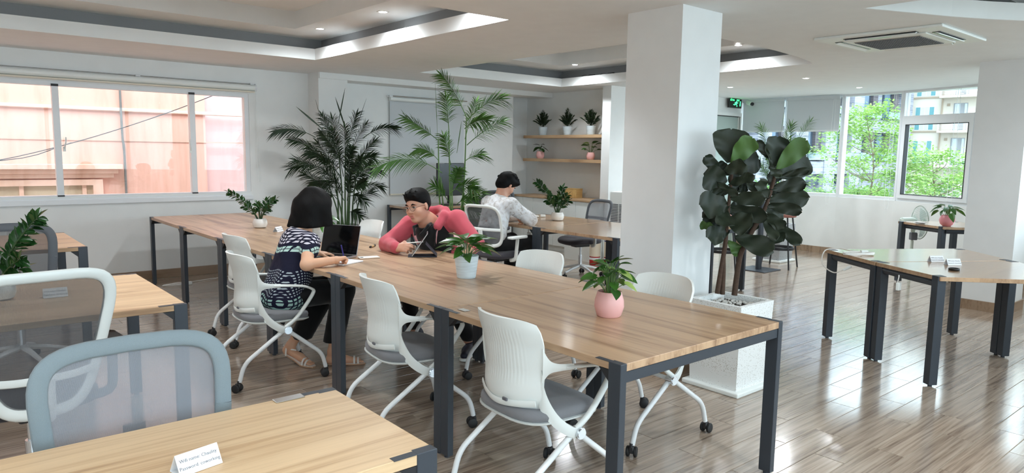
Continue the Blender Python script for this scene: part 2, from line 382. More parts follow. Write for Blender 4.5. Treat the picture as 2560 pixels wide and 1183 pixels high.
_rest = join(*[([(p[0]+q[2], p[1]+q[3], p[2]) for p in _pm[0]], _pm[1]) for q in _planks[300:]])
_ro = part('floor_planks_beyond', _rest, M['floor'], floor); _ro['kind'] = 'stuff'

def plate(name, outer, holes, z0, z1, material, parent=None):
    cu = bpy.data.curves.new(name, 'CURVE'); cu.dimensions = '2D'; cu.fill_mode = 'BOTH'; cu.extrude = (z1-z0)/2
    for pts in [outer]+holes:
        sp = cu.splines.new('POLY'); sp.points.add(len(pts)-1); sp.use_cyclic_u = True
        for q, p in zip(sp.points, pts): q.co = (p[0], p[1], 0, 1)
    o = bpy.data.objects.new(name+'_tmp', cu); C.objects.link(o); bpy.context.view_layer.update()
    dg = bpy.context.evaluated_depsgraph_get(); me = bpy.data.meshes.new_from_object(o.evaluated_get(dg))
    bpy.data.objects.remove(o); me.name = name
    me.transform(Matrix.Translation((0,0,(z0+z1)/2))); me.materials.clear(); me.materials.append(material)
    ob = link(name, me, parent)
    if not parent: ob['kind'] = 'structure'
    return ob
def grow(x0,x1,y0,y1,d): return [(x0-d,y0-d),(x1+d,y0-d),(x1+d,y1+d),(x0-d,y1+d)]
T1 = [(-1.4,4.08),(3.395,4.08),(3.395,7.385),(-1.4,7.385)]
T2 = [(4.83,3.45),(5.6,3.48),(6.1,3.50),(6.6,3.56),(7.0,3.64),(7.17,3.70),(7.21,4.3),(7.24,4.8),(7.30,7.57),(4.83,7.55)]
T4 = [(4.76,.0),(7.0,.0),(6.75,.55),(6.4,1.1),(5.95,1.565),(5.70,1.72),(5.44,1.856),(5.15,1.974),(4.76,2.138)]
OUT = [(-2.7,-2.4),(11.2,-2.4),(11.2,9.3),(-2.7,9.3)]
ceiling = plate('ceiling', OUT, [T1, T2, T4], ZC, ZC+.112, M['ceil'])
def tray(edge, cx0, cx1, cy0, cy1, inset):
    """hidden cove, upper ceiling ring and raised centre above one opening"""
    z1, z2 = 2.72, 2.89
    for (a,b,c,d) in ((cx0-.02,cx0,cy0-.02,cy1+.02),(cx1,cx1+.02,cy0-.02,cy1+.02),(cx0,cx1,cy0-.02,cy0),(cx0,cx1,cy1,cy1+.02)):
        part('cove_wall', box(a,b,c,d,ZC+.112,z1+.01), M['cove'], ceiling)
    h = [(cx0+inset,cy0+inset),(cx1-inset,cy0+inset),(cx1-inset,cy1-inset),(cx0+inset,cy1-inset)]
    plate('upper_ceiling', grow(cx0,cx1,cy0,cy1,.02), [h], z1, z2, M['ceil'], ceiling)
    part('tray_top', box(cx0,cx1,cy0,cy1,z2,z2+.03), M['ceil'], ceiling)
tray(T1, -1.55, 3.54, 3.93, 7.54, .53); tray(T2, 4.68, 7.45, 3.30, 7.72, .52); tray(T4, 4.61, 7.2, -.2, 2.28, .5)
def fascia(poly, idx):
    for i in idx:
        (x1,y1),(x2,y2) = poly[i], poly[(i+1)%len(poly)]; d = Vector((x2-x1,y2-y1,0)); n = Vector((-d.y,d.x,0)).normalized()*.006
        v = [(x1,y1,ZC+.001),(x2,y2,ZC+.001),(x2,y2,ZC+.118),(x1,y1,ZC+.118),(x1+n.x,y1+n.y,ZC+.001),(x2+n.x,y2+n.y,ZC+.001),(x2+n.x,y2+n.y,ZC+.118),(x1+n.x,y1+n.y,ZC+.118)]
        part('fascia_board', (v, [(0,1,2,3),(7,6,5,4),(0,4,5,1),(2,6,7,3),(1,5,6,2),(0,3,7,4)]), M['ceilw'], ceiling)
fascia(T1, range(4)); fascia(T2, range(len(T2))); fascia(T4, range(len(T4)))
struct('roof', box(-2.7, 11.2, -2.4, 9.3, 2.93, 3.0), M['wall'])

# left wall with its window opening
WX0, WX1, WZ0, WZ1 = -1.62, 3.16, .935, 2.175
wl = struct('wall_left', join(box(-2.5,WX0,8.78,8.98,0,ZC), box(WX1,3.93,8.78,8.98,0,ZC), box(WX0,WX1,8.78,8.98,0,WZ0), box(WX0,WX1,8.78,8.98,WZ1,ZC)), M['wall'])
struct('wall_back', join(box(4.33,7.42,8.80,9.0,0,ZC), box(7.42,7.95,9.06,9.2,0,ZC), box(7.36,7.42,8.86,9.2,0,ZC), box(3.93,4.33,8.47,8.9,0,ZC)), M['wall'])
struct('trim_1', box(3.934,7.948,8.44,8.797,2.405,ZC-.001), M['wall'])      # beam along the back wall
struct('wall_niche', join(box(7.95,8.15,7.02,9.2,0,ZC), box(7.60,8.15,6.86,7.02,0,ZC)), M['wall'])
# door wall
DX0, DX1, DZ = 10.02, 10.90, 2.19
struct('wall_far', join(box(8.15,DX0,6.86,7.02,0,ZC), box(DX1,11.1,6.86,7.02,0,ZC), box(DX0,DX1,6.86,7.02,DZ,ZC)), M['wall'])
d1 = struct('door_1', box(DX0,DX1,6.90,6.94,0,DZ), paint('grey_door_paint', lin(176,190,184)))
part('door_frame', join(box(DX0-.06,DX0,6.845,6.87,0,DZ+.06),box(DX1,DX1+.06,6.845,6.87,0,DZ+.06),box(DX0,DX1,6.845,6.87,DZ,DZ+.06)), M['wall'], d1)
part('door_gap', box(DX0,DX1,6.885,6.91,DZ-.012,DZ), M['gasket'], d1)
part('handle', join(rod((10.1,6.86,1.02),(10.1,6.90,1.02),.01), rod((10.1,6.86,1.02),(10.22,6.86,1.02),.01)), M['chrome'], d1, True)
struct('wall_camera_side', box(-2.7,-2.5,-2.4,9.0,0,ZC), M['wall'])
# curved outer wall: facets, each with a low wall and a window; tinted glass, blinds on the first two
SILL = .905
def facet(i, a, b, blind=False, transom=False):
    A, B = Vector((*a,0)), Vector((*b,0)); d = (B-A); L = d.length; t = d/L; n = Vector((-t.y, t.x, 0))      # n points outdoors
    if n.dot(A-Vector((5,4,0))) < 0: n = -n
    def bx(u0,u1,w0,w1,z0,z1):
        v = [tuple(A+t*u+n*w+Vector((0,0,z))) for z in (z0,z1) for (u,w) in ((u0,w0),(u1,w0),(u1,w1),(u0,w1))]
        return v, [(0,3,2,1),(4,5,6,7),(0,1,5,4),(1,2,6,5),(2,3,7,6),(3,0,4,7)]
    struct('wall_sill_%d' % i, bx(-.02,L+.02,0,.14,0,SILL), M['wall'])
    w = struct('window_%d' % (i+1), bx(0,L,.02,.14,SILL,SILL+.045), M['alu'])
    part('frame_head', bx(0,L,.02,.12,ZC-.03,ZC), M['alu'], w)
    for u in ((0,.03),(L-.03,L)):
        part('mullion', bx(u[0],u[1],.02,.12,SILL+.045,ZC-.03), M['alu'], w)
    g = part('pane', bx(.03,L-.03,.065,.071,SILL+.045,ZC-.03), M['glass'], w)
    struct('baseboard_%d' % i, bx(0,L,-.014,0,0,.1), M['basebd'])
    if transom:
        part('transom', bx(.03,L-.03,.0,.10,2.06,2.12), M['alu'], w)
        part('sash_stile', bx(.03,.09,-.005,.08,SILL+.045,2.06), M['alu'], w); part('sash_stile', bx(L-.09,L-.03,-.005,.08,SILL+.045,2.06), M['alu'], w)
        part('sash_rail', bx(.09,L-.09,-.005,.08,SILL+.045,SILL+.10), M['alu'], w); part('sash_rail', bx(.09,L-.09,-.005,.08,2.0,2.06), M['alu'], w)
        for q in ((.09,.10,SILL+.1,2.0),(L-.10,L-.09,SILL+.1,2.0),(.09,L-.09,SILL+.1,SILL+.108),(.09,L-.09,1.992,2.0)):
            part('gasket', bx(q[0],q[1],-.009,.06,q[2],q[3]), M['gasket'], w)
    if PORTALS:
        ld = bpy.data.lights.new('window_portal', 'AREA'); ld.shape = 'RECTANGLE'; ld.size = L; ld.size_y = ZC-SILL; ld.cycles.is_portal = True
        lo = bpy.data.objects.new('window_portal', ld); C.objects.link(lo); m = A+t*L/2+n*.2; lo.location = (m.x,m.y,(ZC+SILL)/2)
        lo.rotation_euler = (-n).to_track_quat('-Z','Y').to_euler()
    return w, bx, L
for i, (a, b) in enumerate(zip(CURVE, CURVE[1:])):
    w, bx, L = facet(i+1, a, b, i < 2, i == 3)
    if i < 2:
        r = thing('roller_blind', ('grey roller blind half lowered beside the green exit sign', 'wide grey roller blind half lowered left of the big glass pane')[i], 'blind', group='half-lowered blinds')
        lo, hi = (.03,.02) if i == 0 else (.03,.03)
        part('fabric', bx(lo,L-hi,-.026,-.022,1.945,2.43), M['blind'], r)
        part('bottom_bar', bx(lo,L-hi,-.032,-.016,1.92,1.946), M['alu'], r)
        V = bx(lo,L-hi,-.055,-.005,2.42,2.47); part('roller', V, M['blind'], r)
    if i in (1, 2, 3):
        u = L*.9 if i == 1 else (L*.93 if i == 2 else L*.82)
        A = Vector((*a,0)); t = (Vector((*b,0))-A).normalized(); nn = Vector((-t.y,t.x,0)); nn = nn if nn.dot(A-Vector((5,4,0))) < 0 else -nn
        P = A+t*u+nn*.05
        pts = crom([(P.x,P.y,2.44),(P.x,P.y,1.6),(P.x+.004,P.y,.86),(P.x-.01,P.y+.02,.80),(P.x-.01,P.y+.05,.86),(P.x,P.y+.05,1.6),(P.x,P.y+.03,2.44)], 6)
        solid('blind_cord', ('thin white bead cord hanging beside the lowered grey blind', 'thin white bead cord left of the casement window', 'thin white bead cord crossing the casement window')[i-1], 'cord', tube(pts, .0022, 5), M['white_pl'], group='blind cords')

# window on the left wall: two sliding sashes and a fixed end light
w1 = struct('window_1', join(box(WX0,WX1,8.775,8.90,WZ0-.005,WZ0+.05), box(WX0,WX1,8.79,8.88,WZ1-.045,WZ1), box(WX1-.05,WX1,8.79,8.88,WZ0+.05,WZ1-.045), box(WX0,WX0+.05,8.79,8.88,WZ0+.05,WZ1-.045)), M['alu'])
for x in (-.21, 1.15, 2.50):
    part('meeting_stile', box(x-.03,x+.03,8.775,8.85,WZ0+.05,WZ1-.045), M['alu'], w1)
    part('gasket', join(box(x-.032,x+.032,8.774,8.80,WZ1-.05,WZ1-.025), box(x-.032,x+.032,8.77,8.80,WZ0+.038,WZ0+.052)), M['gasket'], w1)
for a, b in ((-1.57,-.24),(-.18,1.12),(1.18,2.47),(2.53,3.11)):
    part('pane', box(a,b,8.822,8.828,WZ0+.05,WZ1-.045), M['glass'], w1)
for x, s in ((1.205,1),(2.468,-1)):
    part('latch', join(tube(crom([(x,8.80,1.47),(x,8.765,1.49),(x+.012*s,8.745,1.55),(x+.014*s,8.745,1.60)],4), .007, 6), box(x-.012,x+.012,8.772,8.79,1.45,1.50)), M['white_pl'], w1, True)
part('sill_board', bbx(WX0-.02,WX1+.02,8.755,8.78,.885,.937), M['alu'], w1)
part('apron_track', box(WX0,WX1,8.772,8.79,.955,.965), M['white_pl'], w1)
r = thing('roller_blind', 'rolled-up white blind with cream hem above the left window', 'blind', (0,8.78,0))
part('fabric_roll', xf(tube([(WX0,-.055,2.245),(3.215,-.055,2.245)], .036, 14), (0,0,0)), M['white_pl'], r, True)
part('hem', bbx(WX0,3.21,-.085,-.045,2.188,2.206), M['blind_c'], r)
part('rail', join(rod((WX0,-.05,2.296),(3.23,-.05,2.290),.006,6)), M['chrome'], r, True)
for x in (-.4, 1.93, 3.19): part('bracket', join(bbx(x-.025,x+.025,-.06,0,2.282,2.304,.003), rod((x-.02,-.062,2.292),(x+.02,-.062,2.292),.008,6)), M['alu'], r)
part('end_cap', rod((3.215,-.055,2.245),(3.235,-.055,2.245),.04,12), M['alu'], r)
part('cord', tube(crom([(3.225,-.06,2.24),(3.245,-.06,1.6),(3.27,-.05,1.15),(3.255,-.05,1.1),(3.24,-.05,1.15),(3.225,-.06,1.6),(3.222,-.07,2.2)],5), .0022, 5), M['white_pl'], r, True)
if PORTALS:
    ld = bpy.data.lights.new('window_portal', 'AREA'); ld.shape = 'RECTANGLE'; ld.size = WX1-WX0; ld.size_y = WZ1-WZ0; ld.cycles.is_portal = True
    lo = bpy.data.objects.new('window_portal', ld); C.objects.link(lo); lo.location = ((WX0+WX1)/2, 9.02, (WZ0+WZ1)/2); lo.rotation_euler = Vector((0,-1,0)).to_track_quat('-Z','Y').to_euler()
struct('baseboard_left', box(-2.5,3.93,8.766,8.78,0,.1), M['basebd']); struct('baseboard_back', box(4.33,7.42,8.786,8.80,0,.1), M['basebd'])
# blind drawn right down over the window in the back wall
r = thing('roller_blind', 'long white roller blind drawn down behind the tall bright palm', 'blind', (0,8.80,0))
part('fabric', box(5.13,6.42,-.028,-.024,.90,2.20), M['blind'], r); part('roller', tube([(5.12,-.05,2.235),(6.43,-.05,2.235)], .03, 12), M['white_pl'], r, True)
part('bottom_bar', bbx(5.13,6.42,-.036,-.016,.88,.902,.003), M['blind_c'], r); part('rail', rod((5.1,-.06,2.275),(6.45,-.06,2.275),.008,6), M['chrome'], r)
part('bracket', bbx(5.10,5.15,-.08,0,2.26,2.28,.003), M['alu'], r)
# columns
cl = struct('column_1', box(3.83,4.27,2.865,3.325,0,ZC), M['column']); part('skirting', box(3.818,4.282,2.853,3.337,0,.095), M['basebd'], cl)
c2 = struct('column_2', box(8.14,8.60,2.04,2.475,0,ZC), M['column']); part('skirting', box(8.126,8.614,2.026,2.489,0,.1), M['basebd'], c2)

# downlights
def downlight(x, y, z, label, grp):
    r = thing('downlight', label, 'downlight', (x,y,z), 0, grp)
    part('ring', lathe([(.036,-.002),(.052,-.004),(.055,0),(.050,.002)], 20, False), M['lamp_ring'], r, True)
    part('lens', lathe([(.0005,-.001),(.037,-.001),(.037,.001)], 20, False), M['lamp'], r)
    ld = bpy.data.lights.new('downlight_beam', 'SPOT'); ld.energy = DOWNLIGHT_W; ld.spot_size = math.radians(165); ld.spot_blend = 1; ld.shadow_soft_size = .05; ld.color = (.90,.96,1.0)
    lo = bpy.data.objects.new('downlight_beam', ld); C.objects.link(lo); lo.location = (x,y,z-.02)
DL = [(3.19,6.82,2.72,'downlight at the far inner corner of the left ceiling tray'),(3.21,5.60,2.72,'second downlight along the right edge of the left ceiling tray'),
      (6.97,6.97,2.72,'downlight in the far corner of the middle ceiling tray'),(6.96,4.45,2.72,'downlight in the middle tray just right of the column'),
      (8.44,4.43,ZC,'middle downlight of three on the flat ceiling before the windows'),(10.0,4.47,ZC,'downlight closest to the big window with the tree'),(8.86,5.76,ZC,'downlight on the flat ceiling in front of the exit sign')]
for x,y,z,l in DL: downlight(x,y,z,l,'ceiling downlights')
for x,y,z in ((3.21,4.35,2.72),(1.2,4.2,2.72),(-.9,4.2,2.72),(-.9,6.9,2.72),(.6,.6,ZC),(2.6,.2,ZC),(4.2,.6,ZC),(-1.2,2.2,ZC),(7.6,.9,ZC),(2.2,-1.0,ZC),(-.8,-.8,ZC),(5.05,6.2,2.72)):  # extra downlights out of view, added to raise the room's light
    downlight(x,y,z,'unseen downlight added further along the ceiling to brighten the room','added downlights out of view')
# small track spotlight in the left tray
t = thing('track_spotlight', 'small silver spotlight at the top edge of the left tray', 'spotlight', (2.05,5.22,2.89), math.radians(20))
part('stem', rod((0,0,0),(0,0,-.03),.006), M['grey_pl'], t); part('body', rod((-.035,0,-.045),(.045,.02,-.075),.024,14), M['brushed'], t, True)

# ceiling cassette air conditioner
a = thing('ceiling_air_conditioner', 'square white cassette air conditioner flush in the ceiling', 'air conditioner', (6.13,2.45,ZC))
def ac():
    s = .475
    ch = [(-s,-s),(s,-s),(s,s),(-s,s)]
    part('panel', bev(prism(ch, -.022, 0), .008, 2), M['white_pl'], a)
    part('centre_panel', bbx(-.31,.31,-.31,.31,-.034,-.022,.006), M['white_pl'], a)
    g = part('grille', bbx(-.25,.25,-.25,.25,-.038,-.033,.003), mat('grille_beige', lin(176,172,160), .7), a)
    sm = mesh('slat', bbx(-.245,.245,-.0016,.0016,-.0425,-.037,.0006,1), M['grey_pl'])
    for k in range(26): link('slat', sm, g, (0,-.24+k*.0192,0))
    vm = mesh('slat', bbx(-.0016,.0016,-.245,.245,-.0415,-.037,.0006,1), M['grey_pl'])
    for k in range(14): link('slat', vm, g, (-.24+k*.037,0,0))
    for k in range(4):
        an = k*math.pi/2
        o = part('air_slot', bbx(-.27,.27,-.395,-.335,-.026,-.021,.002), M['lidblack'], a); o.rotation_euler[2] = an
        f = part('louvre', xf(bbx(-.265,.265,-.022,.022,-.004,.004,.002), (0,-.365,-.027), (math.radians(24),0,0)), M['white_pl'], a); f.rotation_euler[2] = an
    part('display', bbx(-.345,-.32,-.07,.10,-.036,-.031,.002), mat('pale_green_display', lin(190,226,200), .4), a)
    part('badge', bbx(.27,.30,-.05,.0,-.0355,-.033,.001), M['grey_pl'], a)
ac()
# exit sign
e = thing('exit_sign', 'black hanging exit sign with a glowing green running figure', 'exit sign', (10.62,6.80,2.395))
part('box', bbx(-.185,.185,-.018,.018,-.075,.075,.004), M['lidblack'], e)
part('bracket', join(rod((-.14,0,.075),(-.14,0,.085),.004), rod((.14,0,.075),(.14,0,.085),.004), box(-.16,.16,-.01,.01,.08,.086)), M['grey_pl'], e)
fig = join(ell((.03,-.02,.036),(.011,.003,.011),8,6), tube([(.022,-.02,.022),(.008,-.02,-.008)],.011,6,.003,(0,1,0)), tube([(.02,-.02,.02),(.052,-.02,.004),(.066,-.02,.016)],.005,6,.003,(0,1,0)),
           tube([(.016,-.02,.02),(-.018,-.02,.014),(-.03,-.02,-.004)],.005,6,.003,(0,1,0)), tube([(.008,-.02,-.008),(.036,-.02,-.024),(.04,-.02,-.054)],.006,6,.003,(0,1,0)), tube([(.006,-.02,-.008),(-.03,-.02,-.026),(-.066,-.02,-.02)],.006,6,.003,(0,1,0)))
part('running_figure', fig, M['exit_green'], e)
part('arrow', join(rod((.135,-.02,.04),(.135,-.02,-.02),.006,6), prism([(.118,-.01),(.152,-.01),(.135,-.04)], 0,.003) and xf(prism([(.118,.0),(.152,.0),(.135,.034)],0,.003),(0,-.019,-.015),(-math.pi/2,0,0))), M['exit_green'], e)
def text(name, s, size, material, parent, loc, rot, ext=.0004, align='CENTER'):
    cu = bpy.data.curves.new(name, 'FONT'); cu.body = s; cu.size = size; cu.extrude = ext; cu.align_x = align; cu.align_y = 'CENTER'; cu.resolution_u = 2
    o = bpy.data.objects.new(name+'_t', cu); C.objects.link(o); bpy.context.view_layer.update()
    me = bpy.data.meshes.new_from_object(o.evaluated_get(bpy.context.evaluated_depsgraph_get())); bpy.data.objects.remove(o); me.name = name
    me.materials.clear(); me.materials.append(material); ob = link(name, me, parent, loc); ob.rotation_euler = rot; return ob
text('lettering', 'LỐI RA', .042, M['exit_green'], e, (-.1,-.0185,.052), (math.pi/2,0,0)); text('lettering', 'EXIT', .042, M['exit_green'], e, (.07,-.0185,.052), (math.pi/2,0,0))
# security camera
s = thing('security_camera', 'small white bullet camera beside the exit sign', 'camera', (10.93,6.70,2.44))
part('mount', join(rod((0,.15,.0),(0,.02,.0),.012,10), lathe([(.001,.03),(.04,.03),(.04,.04)],14,False)), M['white_pl'], s, True)
part('housing', rod((0,.05,-.015),(-.045,-.06,-.045),.036,14), M['white_pl'], s, True)
part('lens', rod((-.045,-.06,-.045),(-.052,-.077,-.05),.030,14), M['lidblack'], s, True)
# ------------------------------------------------------------------ desks
TH = .75
def leg_bar(parent, cx, cy, sx, sy, m=None):
    part('leg', join(bbx(cx-sx/2,cx+sx/2,cy-sy/2,cy+sy/2,.012,TH+.0006,.002,1), xf(lathe([(.014,0),(.014,.013)],10),(cx,cy,0))), m or M['steel'], parent)
def desk(x0, x1, y0, y1, label, grain, group=None, clips=True, name='desk', swap=False):
    """rails run along X at both Y ends (swap: along Y at both X ends); flat bar legs stand in the corners"""
    cx, cy = (x0+x1)/2, (y0+y1)/2; t = thing(name, label, 'desk', (cx,cy,0), 0, group); hx, hy = (x1-x0)/2, (y1-y0)/2
    a, b = (hy, hx) if swap else (hx, hy); la, lb = .034, .062        # a: half length along the rail, b: half length across it
    def bx(u0,u1,v0,v1,z0,z1,w=.002): return bbx(v0,v1,u0,u1,z0,z1,w,1) if swap else bbx(u0,u1,v0,v1,z0,z1,w,1)
    part('tabletop', bbx(-hx+.003,hx-.003,-hy+.002,hy-.002,TH-.03,TH,.0018,1), grain, t)
    for su in (-1,1):
        for sv in (-1,1):
            u, v = su*(a-la/2), sv*(b-lb/2); leg_bar(t, *((v,u,lb,la) if swap else (u,v,la,lb)))
            g0, g1 = sv*(b-lb), sv*(b-lb-.05); p = [(0,g0,-.0),(0,g1,-.0),(0,g0,-.045)]; V = [(u+o,q[1],TH-.031+q[2]) for o in (-.014,.014) for q in p]
            if swap: V = [(y,x,z) for x,y,z in V]
            part('gusset', (V,[(0,1,2),(5,4,3),(0,3,4,1),(1,4,5,2),(2,5,3,0)]), M['blacksteel'], t)
            if clips:
                v = sv*(b-.095); u = su*(a-.012); part('corner_plate', bx(u-.012,u+.012,v-.034,v+.034,TH-.001,TH+.0009,.0004), M['steel'], t)
    for sv in (-1,1): part('rail', bx(-a+la,a-la,sv*(b-.026)-.02,sv*(b-.026)+.02,TH-.075,TH-.031), M['steel'], t)
    part('beam', bx(-.02,.02,-b+.05,b-.05,TH-.07,TH-.031), M['blacksteel'], t)
    return t
R = 'row of desks the woman and the man share'
MX0, MX1 = 1.915, 3.055
ys = [1.638, 2.795, 3.94, 5.02, 6.10, 7.23, 8.44]
lab = ['nearest oak-top desk of the long row, with the pink potted plant','second desk of the long row, with the white pot of pothos','desk of the long row with the laptop and tablet on it','desk of the long row behind the open laptop',
       'desk of the long row with the round white zz plant pot','last desk of the long row, against the left wall']
for i in range(6):
    desk(MX0, MX1, ys[i], ys[i+1]-.002, lab[i], M['wood_y'], R)
G2 = 'desk pair by the counter'
desk(4.85,6.02,4.245,5.35,'nearer desk of the far pair, running behind the column',M['wood_x'],G2); desk(4.85,6.02,5.352,6.47,'desk where the man in the white shirt leans',M['wood_x'],G2)
desk(6.42,7.09,4.29,5.0,'small desk mostly hidden behind the column and fig plant',M['wood_x'])
G3 = 'single desks down the left side'
desk(-.24,.985,1.45,2.055,'pale wooden desk in the near left foreground with a wifi card',M['wood_l'],G3,swap=True); desk(-.26,.975,3.62,4.69,'pale desk behind the white mesh chair, with a zz plant',M['wood_l'],G3,swap=True)
desk(-.28,.955,6.14,7.27,'small pale desk below the left window beside the dark mesh chair',M['wood_l'],G3,swap=True)
desk(5.06,6.46,8.06,8.74,'wall desk with the black monitor behind the bright palm',M['wood_x'])
# brushed plates let into two desk corners
for n,(x,y,l) in enumerate(((.83,2.035,'brushed metal plate at the far edge of the pale foreground desk'),(1.985,2.70,'shiny metal plate beside the joint leg of the near desks'))):
    solid('metal_plate', l, 'metal plate', bbx(-.045,.045,-.018,.018,TH+.001,TH+.0035,.001,1) if n==0 else bbx(-.018,.018,-.03,.03,TH+.001,TH+.0035,.001,1), M['brushed'], (x,y,0))
# trapezoid tables on the right
def poly_desk(pts, legs, label, rails, group):
    cx = sum(p[0] for p in pts)/len(pts); cy = sum(p[1] for p in pts)/len(pts); t = thing('trapezoid_table', label, 'table', (cx,cy,0), 0, group)
    q = [(x-cx,y-cy) for x,y in pts]; part('tabletop', bev(prism(q, TH-.028, TH), .0018, 1), M['wood_x'], t)
    for (x,y,a) in legs:
        o = link('leg', mesh('leg', join(bbx(-.03,.03,-.03,.03,.014,TH+.002,.002,1), lathe([(.014,0),(.014,.015)],10)), M['steel']), t, (x-cx,y-cy,0), a)
    for (i,j) in rails:
        a, b = Vector((*q[i],TH-.05)), Vector((*q[j],TH-.05)); d = (b-a).normalized(); c = Vector((0,0,0)); n = Vector((-d.y,d.x,0)); n = n if n.dot(-(a+b)/2) > 0 else -n
        part('rail', tube([a+n*.03+d*.03, b+n*.03-d*.03], .014, 4, .028), M['steel'], t)
    return t
G4 = 'trapezoid tables by the windows'
ang = math.atan2(-.53,-.36)
poly_desk([(5.79,2.77),(5.40,2.205),(6.40,1.60),(6.88,2.10)],[(5.80,2.71,ang),(5.455,2.215,ang),(6.385,1.645,ang),(6.80,2.09,ang)],'back half of the light trapezoid table with the coiled cable',[(0,1),(1,2),(0,3)],G4)
poly_desk([(5.395,2.195),(5.075,1.655),(5.66,1.05),(6.40,1.58)],[(5.425,2.155,ang),(5.115,1.675,ang),(5.68,1.10,ang),(6.345,1.59,ang)],'front half of the light trapezoid table with a black lid',[(0,1),(0,3)],G4)
poly_desk([(9.22,3.53),(8.89,2.90),(9.35,2.42),(9.85,3.1)],[(9.20,3.47,ang),(8.94,2.94,ang),(9.36,2.5,ang),(9.76,3.08,ang)],'small table by the window with the pink globe pot and standing fan',[(0,1),(1,2),(0,3)],G4)

# ------------------------------------------------------------------ white nesting chair, faces +x
def caster(parent, x, y, yawdeg=20, top=.075, m=None):
    o = part('caster', join(rod((0,0,.05),(0,0,top),.011,8), bbx(-.022,.012,-.012,.012,.022,.058,.004,1)), M['black_pl'], parent, True); o.location = (x,y,0); o.rotation_euler[2] = math.radians(yawdeg)
    for s in (-1,1):
        part('wheel', xf(lathe([(.006,-.009),(.022,-.009),(.027,-.005),(.027,.005),(.022,.009),(.006,.009)],16), (-.012,s*.019,.027), (math.pi/2,0,0)), M['rubber'], o, True)
    return o
def shell_grid():
    nu, nv = 25, 23; G = np.zeros((nu,nv,3))
    zs = np.linspace(0,1,nv)
    for j,v in enumerate(zs):
        z = .455+v*.395
        hw = np.interp(v,[0,.1,.25,.45,.6,.8,.92,1],[.170,.19,.200,.198,.203,.214,.212,.198])
        xb = np.interp(v,[0,.15,.4,.7,1],[-.205,-.222,-.212,-.225,-.262])
        for i,u in enumerate(np.linspace(-1,1,nu)):
            G[i,j] = (xb+.085*abs(u)**2.2, hw*u, z-.020*abs(u)**5*(v**3)+.012*abs(u)**3*(1-v)**2)
    return G
def white_chair(label, loc, rz, group, badge=True):
    t = thing('conference_chair', label, 'chair', loc, rz, group)
    part('backrest', sheet(shell_grid(), .011), M['shell'], t, True, 60)
    if badge: part('badge', bbx(-.2375,-.228,-.085,-.055,.495,.508,.002,1), M['grey_pl'], t)
    part('lower_band', tube(crom([(-.165,-.188,.50),(-.205,-.1,.485),(-.226,0,.478),(-.205,.1,.485),(-.165,.188,.50)],6), .0035, 8, .014), M['white_pl'], t, True)
    for s in (-1,1):
        arm = crom([(-.06,s*.242,.652),(.0,s*.252,.649),(.12,s*.258,.635),(.185,s*.256,.610),(.195,s*.254,.585),(.15,s*.252,.515),(.08,s*.250,.43),(.01,s*.246,.375)],5); n = len(arm)
        part('armrest', tube(arm, np.interp(np.arange(n)/n,[0,.15,.5,1],[.014,.017,.018,.012]), 10, np.interp(np.arange(n)/n,[0,.1,.3,.7,1],[.009,.009,.008,.011,.014]), up=(0,0,1)), M['white_pl'], t, True, 80)
        def band(top, bot, n=5):
            A, B_ = crom(top,n), crom(bot,n); G = np.array([[a+(b-a)*w for w in (0,.33,.67,1)] for a,b in zip(A,B_)]); G[:,1:3,1] += s*.004
            return G if s > 0 else G[:,::-1]
        part('back_support', sheet(band([(-.142,s*.196,.64),(-.128,s*.206,.545),(-.085,s*.230,.452),(-.02,s*.248,.392),(.03,s*.25,.378)],[(-.135,s*.180,.482),(-.125,s*.198,.445),(-.085,s*.226,.392),(-.03,s*.247,.352),(.02,s*.25,.338)]),.012), M['white_pl'], t, True, 60)
        part('arm_root', sheet(band([(-.150,s*.208,.735),(-.125,s*.222,.685),(-.085,s*.236,.666),(-.02,s*.250,.660)],[(-.142,s*.196,.585),(-.122,s*.216,.628),(-.085,s*.235,.640),(-.02,s*.250,.642)]),.012), M['white_pl'], t, True, 60)
        part('hub', join(rod((.02,s*.225,.358),(.02,s*.268,.358),.025,18), rod((.02,s*.268,.358),(.02,s*.273,.358),.021,18)), M['chrome'], t, True)
        lf = part('leg', tube(bendpath([(.02,s*.236,.355),(.255,s*.236,.165),(.28,s*.236,.065)],.06,5), .0135, 10), M['white_pl2'], t, True)
        lr = part('leg', tube(bendpath([(.03,s*.236,.375),(-.255,s*.236,.175),(-.285,s*.236,.065)],.07,5), .0135, 10), M['white_pl2'], t, True)
        caster(t,.285,s*.236,10+s*25); caster(t,-.29,s*.236,-20+s*30)
    part('crossbar', rod((.02,-.235,.36),(.02,.235,.36),.012,8), M['white_pl2'], t)
    # cushion and pan
    nu = 33; Gt = []
    def ring(s, z, dx=0): return [(dx+(.215*s)*np.sign(math.cos(a))*abs(math.cos(a))**.6, (.222*s)*np.sign(math.sin(a))*abs(math.sin(a))**.6, z - (.02 if math.cos(a)>0 else .0)*math.cos(a)**2*1.2) for a in np.linspace(0,2*math.pi,nu)[:-1]]
    def loft(rings):
        V = [p for r in rings for p in r]; n = len(rings[0]); F = [(j*n+i,j*n+(i+1)%n,(j+1)*n+(i+1)%n,(j+1)*n+i) for j in range(len(rings)-1) for i in range(n)]
        return V, F+[tuple(range(n-1,-1,-1)), tuple((len(rings)-1)*n+i for i in range(n))]
    part('seat', loft([ring(.93,.412),(ring(1.0,.424)),ring(1.02,.44),ring(1.0,.456),ring(.94,.466),ring(.7,.470),ring(.3,.468)]), M['seat_grey'], t, True, 70)
    part('seat_pan', loft([ring(.6,.385),ring(.9,.398),ring(1.03,.412),ring(1.035,.418),ring(.9,.418)]), M['white_pl'], t, True, 70)
    return t
GA, GB = 'white chairs along the near side of the desk row', 'white chairs along the far side of the desk row'
c0 = white_chair('white ribbed chair with grey seat tucked at the nearest desk', (2.035,2.215,0), math.radians(-3), GA)
